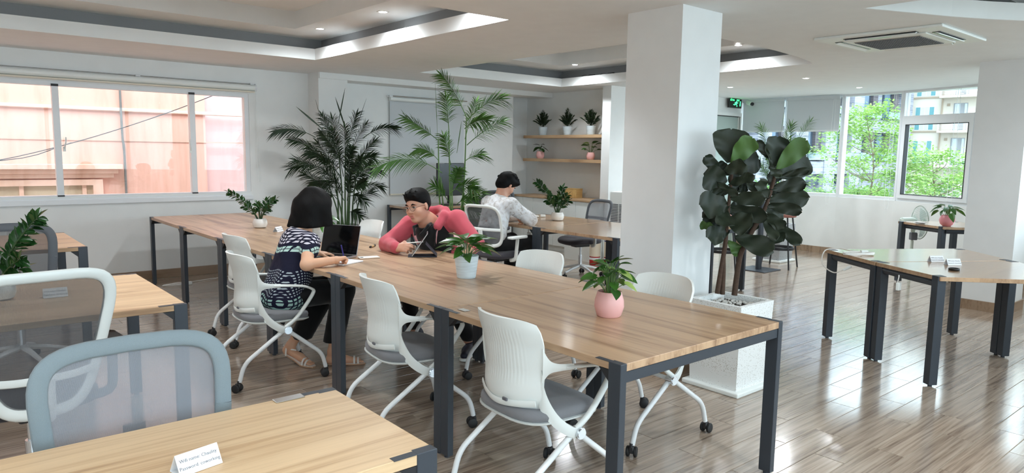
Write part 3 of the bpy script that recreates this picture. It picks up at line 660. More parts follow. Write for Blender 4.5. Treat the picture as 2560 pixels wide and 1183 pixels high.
dup(c0,(2.025,3.265,0),math.radians(-8),'white ribbed chair between the two joint legs, second from the near end',GA)
dup(c0,(1.745,4.55,0),math.radians(-2),'white chair the woman in the patterned blouse sits on',GA)
dup(c0,(2.05,5.575,0),math.radians(2),'white chair just behind the woman\'s chair',GA)
dup(c0,(2.955,2.40,0),math.radians(180-4),'white chair tucked under the far side beside the white planter',GB)
dup(c0,(3.02,3.46,0),math.radians(180+4),'white chair with its back showing left of the column',GB)
dup(c0,(3.14,4.705,0),math.radians(180-6),'white chair the man in the pink hoodie sits on',GB)
dup(c0,(3.10,5.95,0),math.radians(180),'white chair standing empty left of the man in pink',GB)
dup(c0,(.34,7.20,0),math.radians(-90),'white chair back peeping out at the left edge below the window',None)['group'] = 'white chair at the left edge'

# ------------------------------------------------------------------ mesh task chairs, face +x
def task_chair(label, loc, rz, group, frame, meshm, fw=.03, seat='seat_dark', armm='white_pl', basem='white_pl2', zt=1.0, back_x=-.24, hw=.255, armz=.655, lean=.12, arms=True, tbar=True, zb=.56, taper=.12, vbar=.42, fth=.010, armw=.285):
    t = thing('task_chair', label, 'chair', loc, rz, group)
    n = 9; H = zt-zb
    def bp(u, v):   # point on the back surface
        return np.array((back_x-lean*max(v,0)**1.4+.045*abs(u)**2-.02*math.sin(math.pi*v)*0, hw*u*(1.0-taper*(1-v)**1.3), zb+H*v))
    loop = []
    ns = 44
    for k in range(ns):
        a = 2*math.pi*k/ns; ca, sa = math.cos(a), math.sin(a); e = .42
        loop.append(bp(np.sign(ca)*abs(ca)**e*.97, .5+.5*np.sign(sa)*abs(sa)**e))
    P = np.array(loop+loop[:2])
    # closed frame
    V, F = tube(P[:ns+1], fw/2, 10, fth, up=(1,0,0), cap=False)
    part('backrest_frame', (V,F), frame, t, True, 80)
    G = np.zeros((13,13,3))
    for i,u in enumerate(np.linspace(-.93,.93,13)):
        for j,v in enumerate(np.linspace(.03,.97,13)):
            lim = 1-.10*max(0,abs(v-.5)*2)**6; G[i,j] = bp(u*lim, .5+(v-.5)*(1-.06*abs(u)**6))
    part('backrest_mesh', sheet(G,.003), meshm, t, True)
    if tbar:
        part('lumbar_bar', tube(crom([bp(-.95,vbar)-(.01,0,0),bp(-.4,vbar)-(.03,0,0),bp(.4,vbar)-(.03,0,0),bp(.95,vbar)-(.01,0,0)],5),.010,8,.016), frame, t, True)
    part('back_stem', tube(crom([bp(0,vbar)-(.035,0,0),(back_x-.03,0,zb-.02),(back_x+.04,0,.46),(-.06,0,.42)],5),.03,8,.014,up=(1,0,0)), M['black_pl'] if frame is not M['white_pl'] else M['white_pl'], t, True)
    def ring(s,z): return [(.02+(.235*s)*np.sign(math.cos(a))*abs(math.cos(a))**.6,(.245*s)*np.sign(math.sin(a))*abs(math.sin(a))**.6,z-(.018 if math.cos(a)>0 else 0)*math.cos(a)**2) for a in np.linspace(0,2*math.pi,33)[:-1]]
    rings = [ring(.85,.425),ring(.97,.435),ring(1,.455),ring(.99,.475),ring(.92,.49),ring(.6,.494),ring(.2,.492)]; nn = 32
    part('seat', ([p for r in rings for p in r],[(j*nn+i,j*nn+(i+1)%nn,(j+1)*nn+(i+1)%nn,(j+1)*nn+i) for j in range(6) for i in range(nn)]+[tuple(range(nn-1,-1,-1)),tuple(6*nn+i for i in range(nn))]), M[seat], t, True, 70)
    part('mechanism', bbx(-.10,.11,-.06,.06,.375,.43,.01), M['black_pl'], t); part('lever', tube([(.03,-.06,.40),(.03,-.2,.395),(.03,-.25,.38)],.008,6), M['black_pl'], t)
    part('gas_column', join(rod((0,0,.12),(0,0,.27),.026,12), rod((0,0,.27),(0,0,.38),.015,12)), M['chrome'], t, True)
    for k in range(5):
        a = 2*math.pi*k/5+.3; b = part('base_leg', tube([(.02,0,.135),(.15,0,.115),(.285,0,.082)],[.026,.020,.015],8,[.022,.016,.012]), M[basem], t, True); b.rotation_euler[2] = a
        caster(t,.29*math.cos(a),.29*math.sin(a),math.degrees(a)+40,.07)
    if arms:
        for s in (-1,1):
            part('arm_post', tube(bendpath([(-.02,s*.20,.41),(-.02,s*(armw-.01),.42),(-.005,s*armw,armz-.02)],.04,4),.022,8,.013,up=(0,1,0)), M[armm], t, True)
            part('arm_pad', bev(prism([(-.13,s*armw-.04),(.10,s*armw-.045),(.13,s*armw-.02),(.13,s*armw+.03),(.10,s*armw+.045),(-.13,s*armw+.035)],armz-.015,armz+.01),.008,2), M[armm] if armm=='white_pl' else M['black_pl'], t, True)
    return t
GT = 'mesh task chairs'
task_chair('pale grey mesh chair backed up to the foreground desk', (.44,2.05-.17,0), math.radians(-90), GT, M['mesh_edge'], M['mesh_lt'], .050, zt=.948, back_x=-.30, hw=.252, lean=.05, tbar=False, arms=False, zb=.53)
task_chair('mesh chair with thick white frame in front of the second left desk', (.30,3.50,0), math.radians(90+6), GT, M['white_pl'], M['mesh_dk'], .05, zt=1.02, back_x=-.26, hw=.27, lean=.10, armm='grey_pl', zb=.46, taper=.42, vbar=.26, fth=.014, armw=.325)
task_chair('dark grey mesh chair at the left below the window', (.47,5.85-.1,0), math.radians(-90), GT, M['frame_dk'], M['mesh_dk'], .06, zt=.935, back_x=-.25, hw=.26, lean=.05, arms=False, tbar=False, zb=.5)
task_chair('white-framed mesh chair the man in the white shirt sits on', (4.62,5.70,0), math.radians(8), GT, M['white_pl'], M['mesh_dk'], .04, zt=.97, back_x=-.20, hw=.25, lean=.10)
task_chair('charcoal mesh chair with white star base beside the far desk pair', (6.20,6.02,0), math.radians(180-12), GT, M['frame_dk'], M['mesh_lt'], .04, zt=.935, back_x=-.25, hw=.25, lean=.08)
task_chair('dark mesh chair at the wall desk behind the man in white', (6.15,7.72,0), math.radians(75), GT, M['frame_dk'], M['mesh_bk'], .05, zt=.98, back_x=-.2, hw=.24, lean=.06, arms=False)

# ------------------------------------------------------------------ bar stools, pedestal table, counter, shelves
def stool(label, loc, rz):
    t = thing('bar_stool', label, 'stool', loc, rz, 'bar stools')
    part('seat', bev(prism([(.19*math.cos(a)*(.9 if abs(math.cos(a))<.5 else 1),.19*math.sin(a)) for a in np.linspace(0,2*math.pi,24,endpoint=False)],.70,.745),.012,2), mat('tan_leather', lin(136,84,70), .45), t, True)
    for sx in (-1,1):
        for sy in (-1,1): part('leg', rod((sx*.11,sy*.11,.70),(sx*.19,sy*.19,0),.011,8), M['blacksteel'], t)
    part('foot_ring', tube([(.16*math.cos(a)*1.1,.16*math.sin(a)*1.1,.27) for a in np.linspace(0,2*math.pi,25)],.010,6,.022), M['blacksteel'], t, True)
    return t
st = stool('tan leather bar stool with black legs right of the fig', (9.02,4.95,0), .2); dup(st,(8.08,5.24,0),.5,'bar stool mostly hidden behind the fig trunks')
pt = thing('pedestal_table', 'round pedestal table with square steel base behind the fig', 'table', (8.58,5.0,0))
part('base_plate', bbx(-.21,.21,-.21,.21,0,.012,.003), M['steel'], pt); part('post', rod((0,0,.012),(0,0,1.02),.04,14), M['steel'], pt, True); part('tabletop', lathe([(.001,1.02),(.28,1.02),(.285,1.03),(.28,1.045),(.001,1.045)],32,False), M['wood_x'], pt)
# low counter under the shelves
ct = thing('counter_top', 'long wooden counter top along the niche wall', 'counter', (7.72,7.88,0)); part('board', bev(prism([(-.24,-.98),(-.125,-.98),(-.125,-.855),(.225,-.855),(.225,.96),(-.24,.96)],.805,.835),.003,1), M['shelf'], ct)
for k in range(4):
    y = 6.93+k*.48; cb = thing('base_cabinet', '%s white base cabinet under the counter, counted from the tall louvred cabinet' % ('first','second','third','fourth')[k], 'cabinet', (7.72,y+.24,0), 0, 'white cabinets under the counter')
    x1 = .22 if k else -.13
    part('body', box(-.205,x1,-.238,.238,.08,.804), M['white_pl'], cb); part('plinth', box(-.18,min(x1,.2),-.238,.238,0,.08), M['white_pl'], cb)
    for s in (-1,1): part('door', bbx(-.222,-.206,s*.119-.117,s*.119+.117,.09,.80,.002), M['white_pl'], cb)
for z,l in ((1.772,'upper oak shelf carrying three blue pots'),(1.403,'lower oak shelf carrying two small pink pots')):
    solid('wall_shelf', l, 'shelf', bbx(7.61,7.945,7.03,8.755,z-.024,z+.022,.002), M['shelf'])
bx_ = thing('wooden_box', 'small light wooden box on the counter behind the zz plant', 'box', (7.74,7.72,.836), .15)
part('body', bbx(-.08,.08,-.13,.13,0,.13,.003), M['oak_box'], bx_); part('lid', bbx(-.082,.082,-.132,.132,.131,.142,.002), M['oak_box'], bx_)
# second white cabinet seen between column and fig
cb = thing('low_cabinet', 'low white cabinet with wooden top between column and fig', 'cabinet', (9.2,6.58,0)); part('body', box(-.5,.5,-.22,.22,.0,.44), M['white_pl'], cb); part('board', bbx(-.52,.52,-.24,.24,.441,.47,.003), M['shelf'], cb)
for s in (-1,1): part('door', bbx(s*.25-.24,s*.25+.24,-.236,-.221,.03,.43,.002), M['white_pl'], cb)
# air purifier, extinguisher
ap = thing('air_purifier', 'tall white cabinet with louvred front beside the counter', 'appliance', (7.52,6.44,0)); part('body', bbx(-.16,.16,-.17,.17,.02,1.0,.012), M['white_pl'], ap); part('foot', box(-.14,.14,-.15,.15,0,.02), M['grey_pl'], ap)
sl = mesh('slat', bbx(-.166,-.158,-.065,.065,-.005,.005,.001,1), M['grey_pl'])
for c in (-1,1):
    for k in range(13): link('slat', sl, ap, (0,c*.075,.56+k*.022))
def extinguisher(x,y,l):
    e = thing('fire_extinguisher', l, 'extinguisher', (x,y,0), 0, 'fire extinguishers'); red = mat('red_enamel', lin(170,24,30), .25)
    part('cylinder', lathe([(.001,.0),(.068,.0),(.075,.012),(.075,.42),(.06,.47),(.028,.50),(.026,.53),(.001,.53)],24,False), red, e, True, 50)
    part('label', lathe([(.0757,.12),(.0757,.36)],24,False), mat('cream_label', lin(222,210,190), .6), e, True)
    part('label_band', lathe([(.0762,.33),(.0762,.345)],24,False), mat('blue_band', lin(60,60,130), .6), e); part('small_label', lathe([(.0757,.075),(.0757,.105)],24,False), M['paper'], e)
    part('valve', join(rod((0,0,.53),(0,0,.57),.016,10), bbx(-.08,.02,-.012,.012,.57,.583,.003), bbx(-.07,.02,-.012,.012,.59,.602,.003)), M['black_pl'], e)
    part('hose', tube(crom([(.02,0,.56),(.08,0,.5),(.092,0,.3),(.088,0,.15)],6),.009,7), M['rubber'], e, True)
extinguisher(7.04,6.56,'red fire extinguisher with cream label, the nearer one under the far desks'); extinguisher(7.16,6.40,'red fire extinguisher half hidden behind the desk leg')
# monitor, file trays and pen holder on the wall desk
mo = thing('monitor', 'black computer monitor seen through the bright palm', 'monitor', (5.84,8.30,TH+.001), math.radians(4)); part('screen', bbx(-.245,.245,-.02,.02,.13,.60,.008), M['lidblack'], mo); part('stand', tube([(0,.02,.3),(0,.04,.02)],.03,8,.012), M['black_pl'], mo); part('foot', bbx(-.12,.12,-.09,.11,0,.012,.004), M['black_pl'], mo)
part('sticker', box(-.20,-.185,-.0215,-.02,.545,.575), M['grey_pl'], mo)
ph = thing('pen_holder', 'black desk organiser with pens beside the monitor', 'organiser', (6.25,8.25,TH+.001)); part('tray', bbx(-.11,.11,-.07,.07,0,.10,.004), M['black_pl'], ph)
for k,(dx,c) in enumerate(((-.06,lin(200,140,60)),(-.03,lin(190,60,40)),(.0,lin(60,80,160)),(.04,lin(150,150,150)))): part('pen', rod((dx,.0,.06),(dx+.02*(k-1.5),.01,.24-.02*k),.005,6), mat('pen_%d'%k, c, .4), ph)
# standing fan
FZ = .70
fn = thing('standing_fan', 'pale green standing fan behind the small window table', 'fan', (9.82,3.57,0), math.radians(-43)); fg = mat('pale_green_plastic', lin(190,200,190), .4)
part('base', lathe([(.001,0),(.19,0),(.19,.02),(.05,.05),(.001,.06)],28,False), fg, fn, True); part('pole', join(rod((0,0,.05),(0,0,.46),.019,12), rod((0,0,.46),(0,0,.62),.013,12)), fg, fn, True); part('motor', join(tube([(-.17,0,FZ),(-.15,0,FZ),(-.02,0,FZ),(.02,0,FZ)],[.04,.062,.066,.05],14), rod((0,0,.57),(0,0,.66),.025,10)), fg, fn, True)
for k in range(3):
    b = part('blade', sheet([[(.075+.02*math.sin(i*.9)*(j/4-.5), r*math.cos(-.5+j*.25), r*math.sin(-.5+j*.25)) for j in range(5)] for i,r in enumerate((.04,.09,.14,.19))],.003), mat('fan_blade_plastic', lin(196,210,206), .3) if k==0 else bpy.data.materials['fan_blade_plastic'], fn, True); b.location = (0,0,FZ); b.rotation_euler[0] = k*2.0944
for s,x0,x1 in ((0,.035,.02),(1,.115,.14)):
    cg = part('cage', join(tube([(.075,.215*math.cos(a),FZ+.215*math.sin(a)) for a in np.linspace(0,2*math.pi,41)],.005,6), tube([(x1,.1*math.cos(a),FZ+.1*math.sin(a)) for a in np.linspace(0,2*math.pi,25)],.0025,5)), fg, fn, True)
    wm = mesh('wire', tube([(x1,.02,0),(x1,.10,0),((x1+.075)/2+.01*(1 if s else -1),.17,0),(.075,.213,0)],.0016,4), fg)
    for k in range(36): o = link('wire', wm, cg, (0,0,FZ)); o.rotation_euler = (k*2*math.pi/36,0,0)
part('hub_cap', rod((.135,0,FZ),(.148,0,FZ),.045,16), fg, fn, True); part('controls', bbx(-.03,.05,-.035,.035,.47,.57,.01), M['grey_pl'], fn)
# ------------------------------------------------------------------ plants
RV = np.array((math.cos(YAW), -math.sin(YAW), 0)); FV = np.array((math.sin(YAW), math.cos(YAW), 0)); UZ = np.array((0,0,1.))
def unit(v): v = np.array(v, float); return v/(np.linalg.norm(v)+1e-12)
def blade(p, d, side, L, w, droop=.25, n=5, fold=.25):
    """one narrow leaflet: quad strip folded along its midrib, returns verts/faces"""
    d = unit(d); side = unit(np.array(side)-np.array(side)@d*d); up = np.cross(d, side); V, F = [], []
    for i in range(n):
        t = i/(n-1); c = np.array(p)+d*L*t-UZ*droop*L*t*t; ww = w*(math.sin(math.pi*min(1,.12+.88*t)**.8) if i < n-1 else .02)
        V += [tuple(c+side*ww/2+up*ww*fold), tuple(c), tuple(c-side*ww/2+up*ww*fold)]
    for i in range(n-1): F += [(i*3,i*3+1,i*3+4,i*3+3),(i*3+1,i*3+2,i*3+5,i*3+4)]
    return V, F
def frond(b, tip, arch, ll, nl, rng, w=.016, stem=.25, rr=.005, plane=None, droop=.3):
    """palm frond from b to tip: bowed rachis with leaflets on both sides"""
    b, tip = np.array(b,float), np.array(tip,float); c = (b+tip)/2+UZ*arch; P = [(1-t)**2*b+2*t*(1-t)*c+t*t*tip for t in np.linspace(0,1,14)]
    ms = [tube(P, np.linspace(rr,rr*.3,14), 5)]
    D = unit(tip-b); s0 = np.cross(D, UZ); s0 = unit(s0) if np.linalg.norm(s0) > .05 else RV
    if plane is not None: s0 = unit(np.cross(D, plane))
    for k in range(nl):
        t = stem+(1-stem)*(k+.5)/nl; i = min(12,int(t*13)); q = P[i]+(P[i+1]-P[i])*(t*13-i); tan = unit(P[i+1]-P[i])
        l = ll*(.45+.55*math.sin(math.pi*min(1,.25+.75*(1-t)*1.1)))*rng.uniform(.85,1.1)
        for s in (-1,1):
            d = unit(s0*s*(1-.35*t)+tan*(.75+.5*t)+np.array((rng.uniform(-.12,.12),rng.uniform(-.12,.12),rng.uniform(-.1,.12))))
            ms.append(blade(q, d, np.cross(d, s0*s+UZ*.2)+UZ*.3, l, w, droop+rng.uniform(-.1,.15)))
    d = unit(P[-1]-P[-2]); ms.append(blade(P[-1], d, s0, ll*.6, w, .1))
    return join(*ms)
def square_planter(t, s, h, m, taper=.04, saucer=True):
    a, b = s/2-taper/2, s/2; th = .03
    def ring(q,z): return [(-q,-q,z),(q,-q,z),(q,q,z),(-q,q,z)]
    rs = [ring(a,.02),ring(b,h),ring(b-th,h),ring(b-th,h-.05)]
    V = [p for r in rs for p in r]; F = [(j*4+i,j*4+(i+1)%4,(j+1)*4+(i+1)%4,(j+1)*4+i) for j in range(3) for i in range(4)]+[(3,2,1,0),(12,13,14,15)]
    part('planter_box', (V,F), m, t)
    if saucer: part('saucer', bev(prism([(-s/2-.02,-s/2-.02),(s/2+.02,-s/2-.02),(s/2+.02,s/2+.02),(-s/2-.02,s/2+.02)],0,.032),.008,2), M['white_pl'], t)
def pebbles(t, s, z, rng, n=120):
    ms = []
    for k in range(n):
        r = rng.uniform(.008,.016); ms.append(ell((rng.uniform(-s,s),rng.uniform(-s,s),z+rng.uniform(0,.008)),(r,r*rng.uniform(.7,1),r*.7),6,4))
    o = part('pebbles', join(*ms), M['pebble'], t, True); o['kind'] = 'stuff'
def palm(label, base, zr, px0, y0, ppm, ppmz, fronds, stems, spears, leafm, stemm, rng, planter, lw, ll):
    t = thing('areca_palm', label, 'palm', (*base,0)); planter(t)
    def W(px, py, dd=0): p = RV*(px-px0)/ppm+FV*dd; return np.array((p[0],p[1],zr+(y0-py)/ppmz))
    for (a,b,c) in stems:
        P = crom([W(*a),W(*b),W(*c)],5); part('stem', tube(P, np.linspace(.012,.006,len(P)), 7), stemm, t, True)
    for (a,b,arch,dd) in fronds:
        p0, p1 = W(a[0],a[1],dd*.2), W(b[0],b[1],dd); pl = unit(FV*-1+UZ*.5+RV*rng.uniform(-.3,.3))
        n = int(np.linalg.norm(p1-p0)/.026)+5
        part('frond', frond(p0,p1,arch,ll*rng.uniform(.85,1.1),n,rng,lw,.22,.005,pl), leafm, t)
    for (a,b,dd,th) in spears:
        P = [W(*a,dd*.3)+(W(*b,dd)-W(*a,dd*.3))*k/5 for k in range(6)]
        part('spear_leaf', tube(P, [th*.5,th*.6,th,th,th*.7,.0008], 5), leafm, t, True)
    return t
rng = random.Random(3)
def pl_granite(t):
    square_planter(t,.36,.60,M['granite'],.05,True); part('soil', box(-.15,.15,-.15,.15,.5,.545), M['soil'], t); pebbles(t,.13,.548,rng,60)
F1 = [((790,345),(700,328),.10,-.1),((905,345),(981,318),.10,.05),((800,380),(746,352),.05,-.25),((805,420),(744,418),.06,-.2),((895,410),(936,390),.04,-.15),((900,470),(946,466),.07,.1),
      ((850,400),(800,290),.03,.1),((860,380),(880,285),.02,.2),((850,390),(836,300),.02,-.1),((870,390),(905,310),.03,.15),((860,420),(790,330),.05,.25),((870,430),(925,350),.05,.2),((845,420),(770,380),.06,.1),
      ((875,450),(935,425),.05,.25),((845,450),(760,400),.05,-.3),((850,460),(775,455),.06,.1),((880,480),(920,450),.05,-.25),((850,470),(800,470),.06,-.25),((870,490),(915,500),.07,-.15),((840,490),(790,500),.06,.15),
      ((860,440),(850,330),.03,-.35),((865,450),(895,370),.05,-.35),((855,450),(815,360),.05,-.35),((860,500),(830,430),.04,-.3),((868,500),(890,430),.04,-.3),((870,530),(905,535),.05,-.2),((845,500),(775,435),.06,-.2),((875,440),(915,395),.04,-.3),((852,440),(785,370),.05,-.2),((864,420),(870,320),.03,-.2),((858,480),(820,400),.05,-.3),((872,470),(925,410),.05,-.1),((880,510),(920,480),.05,.1)]
st1 = [((840,570),(842,500),(830,400)),((850,570),(852,480),(845,380)),((860,572),(860,480),(862,370)),((868,570),(872,480),(880,380)),((876,572),(880,500),(893,410)),((884,570),(890,520),(905,470)),((846,572),(838,520),(815,450)),((864,575),(866,520),(870,440)),((856,575),(848,520),(835,470))]
sp1 = [((845,310),(863,222),.0,.007),((865,330),(836,243),.05,.009),((805,310),(790,251),0,.003),((887,325),(913,246),.05,.003),((810,325),(748,270),-.1,.011)]
palm('dark bushy areca palm in a granite planter behind the laptop',(3.97,7.84),.60,862,563,205,207,F1,st1,sp1,M['palm1'],M['stem_dk'],rng,pl_granite,.019,.18)
def pl_white(t):
    square_planter(t,.36,.58,M['terrazzo'],.05,True); part('soil', box(-.15,.15,-.15,.15,.48,.53), M['soil'], t)
F2 = [((1165,295),(1100,188),.09,.1),((1165,300),(1248,245),.10,.0),((1165,360),(1250,300),.05,.1),((1095,350),(1016,296),.02,-.05),((1105,430),(950,418),.24,-.2),((1160,400),(1198,382),.03,.1),((1120,330),(1108,240),.03,.2),
      ((1160,320),(1215,300),.06,-.25),((1095,400),(1045,370),.06,.1),((1160,345),(1185,250),.05,.2),
      ((1125,480),(1180,455),.06,-.1),((1140,510),(1185,490),.06,-.15),((1140,530),(1195,525),.07,-.2),((1120,500),(1090,460),.05,-.2),((1150,540),(1190,560),.06,-.3),((1140,560),(1180,590),.05,-.25),((1130,470),(1150,420),.04,-.3),((1160,470),(1190,470),.05,-.2),((1125,410),(1105,340),.04,.15),((1150,500),(1205,480),.06,.1)]
st2 = [((1110,590),(1098,500),(1094,345)),((1125,592),(1124,480),(1120,325)),((1142,590),(1158,470),(1164,290)),((1134,592),(1130,520),(1128,440)),((1148,592),(1155,540),(1160,480)),((1118,592),(1110,540),(1100,440))]
sp2 = [((1092,340),(1086,211),0,.003),((1140,380),(1150,300),.1,.005)]
palm('tall bright green areca palm behind the man in the pink hoodie',(4.52,6.42),.60,1125,583,226,226,F2,st2,sp2,M['palm2'],M['stem'],rng,pl_white,.018,.20)
def pl_gran2(t): square_planter(t,.40,.55,M['granite'],.04,True); part('soil', box(-.16,.16,-.16,.16,.45,.5), M['soil'], t)
F3 = [((1900,470),(1935,330),.03,0),((1905,470),(1990,318),.08,.1),((1900,480),(1865,335),.05,.1),((1910,490),(1985,400),.1,-.1),((1895,490),(1830,390),.1,.1),((1900,500),(1955,385),.05,.2),((1905,510),(1990,480),.1,.1),((1895,520),(1850,430),.08,-.1),((1905,480),(1920,370),.03,-.2),((1900,500),(1880,380),.05,.2)]
palm('areca palm in a grey stone planter behind the fiddle-leaf fig',(9.55,5.33),.55,1922,585,180,181,[((a[0]+20,a[1]),(b[0]+12,b[1]),c,d) for a,b,c,d in F3],[((1915,590),(1915,550),(1918,500)),((1925,590),(1927,540),(1930,480)),((1920,590),(1921,520),(1922,470))],[((1922,340),(1928,285),0,.003)],M['palm2'],M['stem'],rng,pl_gran2,.014,.19)

# fiddle-leaf fig in a tall white planter
def fig():
    t = thing('fiddle_leaf_fig', 'fiddle-leaf fig with big dark leaves in a tall white planter', 'fig plant', (4.05,2.54,0))
    square_planter(t,.385,.58,M['terrazzo'],.035,True); part('soil', box(-.16,.16,-.16,.16,.46,.535), M['soil'], t); pebbles(t,.145,.537,rng,130)
    def W(cx, cy, dd=0):
        px, py = 1720+cx*.3886, 300+cy*.3886; p = RV*(px-1826)/385+FV*dd; return np.array((p[0],p[1],.56+(764-py)/388))
    for pts,r in (([(178,1140),(195,980),(213,820),(216,700),(222,560),(230,400),(232,270)],.017),([(212,1145),(212,980),(207,860),(212,740)],.016),([(290,1150),(305,960),(325,850),(385,720),(450,590),(490,450),(515,320)],.019)):
        P = crom([W(x,y) for x,y in pts],4); part('trunk', tube(P, np.linspace(r,r*.55,len(P)), 9), M['bark'], t, True)
    L = [((215,285),(235,66),205,0,.08),((225,290),(335,118),125,1,-.04),((500,312),(520,110),165,0,.06),((512,325),(672,128),112,1,-.05),((540,372),(718,235),185,0,.05),((545,362),(697,322),46,2,-.08),((262,335),(418,255),135,0,.08),
         ((205,400),(36,365),150,0,-.03),((170,350),(63,248),72,0,.05),((205,432),(338,348),64,2,-.12),((180,335),(297,293),92,2,-.10),((225,555),(8,560),160,0,-.08),((215,515),(422,498),92,0,-.10),((235,570),(437,622),95,0,-.12),
         ((205,590),(150,690),112,2,-.16),((215,640),(338,690),140,0,-.12),((232,720),(55,765),112,0,-.10),((270,760),(482,838),122,0,-.14),((235,790),(320,880),70,1,.02),((150,700),(56,690),56,1,.05),((330,745),(404,660),92,0,.05),((455,522),(718,495),105,0,-.03),((460,552),(664,580),72,0,-.08),
         ((440,598),(547,700),74,0,-.12),((438,590),(492,775),66,2,-.14),((478,690),(548,782),86,2,-.10),((540,672),(656,796),72,2,-.12),((478,448),(686,408),82,0,-.06),((312,392),(452,508),80,2,-.04),((452,512),(385,380),74,2,-.06),((482,262),(390,138),52,0,.04),((128,405),(258,492),44,2,-.1),((468,300),(520,378),62,0,-.05),((280,470),(338,436),50,2,.03),
         ((230,480),(120,430),110,0,.08),((240,620),(330,560),90,0,.08),((220,600),(80,650),100,0,.09),((480,420),(560,330),90,0,.1),((240,420),(280,300),110,0,.10),((220,460),(330,400),100,0,.05),((200,520),(100,480),110,0,.06),((225,660),(140,740),90,0,.05),((470,480),(560,430),85,0,.07),((460,560),(590,640),80,0,.05),((230,360),(150,300),80,0,.07)]
    for (b,tp,wd,kind,dd) in L:
        B, T = W(*b,0 if dd<0 else dd*.4), W(*tp,dd); ax = T-B; ln = np.linalg.norm(ax); ax = ax/ln; side = unit(np.cross(ax, -FV)); rot = rng.uniform(-.45,.45) if kind else rng.uniform(-.35,.35)
        nrm = np.cross(side, ax); side = side*math.cos(rot)+nrm*math.sin(rot); nrm = np.cross(side, ax); w = wd*1.14*.3886/385; cv = rng.uniform(.05,.14)*ln; G = np.zeros((15,9,3)); ph = rng.uniform(0,6)
        for i,s in enumerate(np.linspace(0,1,15)):
            prof = (np.interp(s,[0,.06,.2,.4,.6,.78,.9,.97,1],[.06,.22,.55,.78,.95,1,.84,.5,.12]))
            for j,u in enumerate(np.linspace(-1,1,9)):
                G[i,j] = B+ax*ln*s+side*(u*w/2*prof)+nrm*(cv*(s*s-.3*s)-.0+.16*w*abs(u)**1.5*prof*.6+.012*math.sin(s*13+ph+2*u)*abs(u))-ax*(.035*ln*(1-abs(u))**2*(s>.99))
        m = sheet(G,.0016); lm = (M['fig_dark'],M['fig_light'],M['fig_dark'])[kind]
        o = part('leaf', m, lm, t, True, 80)
        if kind == 1 or wd > 90:
            vs = [tube([G[i,4]-nrm*(.0035) for i in range(0,15,2)],.0026,5)]
            for i in (3,5,7,9,11):
                for jj in (0,8): vs.append(tube([G[i,4]-nrm*.003, (G[min(14,i+1),4+(jj-4)//2])-nrm*.003, G[min(14,i+2),1 if jj==0 else 7]-nrm*.003],.0013,4))
            part('vein', join(*vs), M['veins'] if kind == 1 else M['stem_dk'], o)
    return t
fig()

# potted small plants
def leaf_shape(n=7, heart=True, fold=.18, curl=.35):
    """unit leaf along +x, length 1, width 1 at widest"""
    G = np.zeros((n,5,3))
    for i,s in enumerate(np.linspace(0,1,n)):
        w = np.interp(s,[0,.12,.3,.55,.8,1],[.30,.82,1,.85,.45,.03]) if heart else np.interp(s,[0,.15,.4,.65,.88,1],[.08,.55,1,.95,.5,.04])
        for j,u in enumerate((-1,-.5,0,.5,1)): G[i,j] = (s-(.10*abs(u) if heart and i==0 else 0), u*w*.5, fold*abs(u)*w*.5-curl*s*s*.5)
    V, F = [], []
    for i in range(n):
        for j in range(5): V.append(tuple(G[i,j]))
    for i in range(n-1):
        for j in range(4): F.append((i*5+j,(i+1)*5+j,(i+1)*5+j+1,i*5+j+1))
    return V, F
POT = {'blue': [(.001,0),(.056,0),(.058,.004),(.075,.135),(.071,.137),(.068,.12),(.001,.12)], 'pink': [(.001,0),(.050,0),(.056,.006),(.068,.045),(.066,.075),(.054,.115),(.049,.115),(.050,.10),(.001,.098)],
       'white': [(.001,0),(.045,0),(.060,.008),(.070,.035),(.068,.06),(.058,.085),(.056,.088),(.052,.085),(.052,.07),(.001,.07)], 'globe': [(.001,0),(.04,0),(.065,.02),(.079,.06),(.074,.095),(.058,.12),(.054,.12),(.056,.10),(.001,.10)],
       'facet': [(.001,0),(.045,0),(.063,.035),(.058,.075),(.048,.105),(.044,.105),(.044,.09),(.001,.09)]}
LEAF = {k: mesh('leaf', leaf_shape(), M[k], True, 179) for k in ('pothos','pothos_y')}; LEAF['zz'] = mesh('leaf', leaf_shape(6,False,.15,.2), M['zz'], True, 179); LEAF['dk'] = mesh('leaf', leaf_shape(), M['zz'], True, 179)
def pot(t, kind, m, sc=1.0):
    part('pot', [[(x*sc,y*sc,z*sc) for x,y,z in v] if i==0 else v for i,v in enumerate(lathe(POT[kind],28,False))], m, t, True, 35)
    zt = POT[kind][-1][1]*sc; part('soil', lathe([(.001,zt-.004),(POT[kind][-2][0]*sc-.002,zt-.004)],20,False), M['soil'], t); return zt
def put_leaf(t, me, p, d, L, w, roll=0.):
    d = unit(d); y = np.cross(UZ, d); y = unit(y) if np.linalg.norm(y) > .05 else np.array((0,1.,0)); z = np.cross(d,y); y, z = y*math.cos(roll)+z*math.sin(roll), z*math.cos(roll)-y*math.sin(roll)
    o = link('leaf', me, t); o.matrix_local = Matrix(((d[0]*L,y[0]*w,z[0]*L,p[0]),(d[1]*L,y[1]*w,z[1]*L,p[1]),(d[2]*L,y[2]*w,z[2]*L,p[2]),(0,0,0,1))); return o
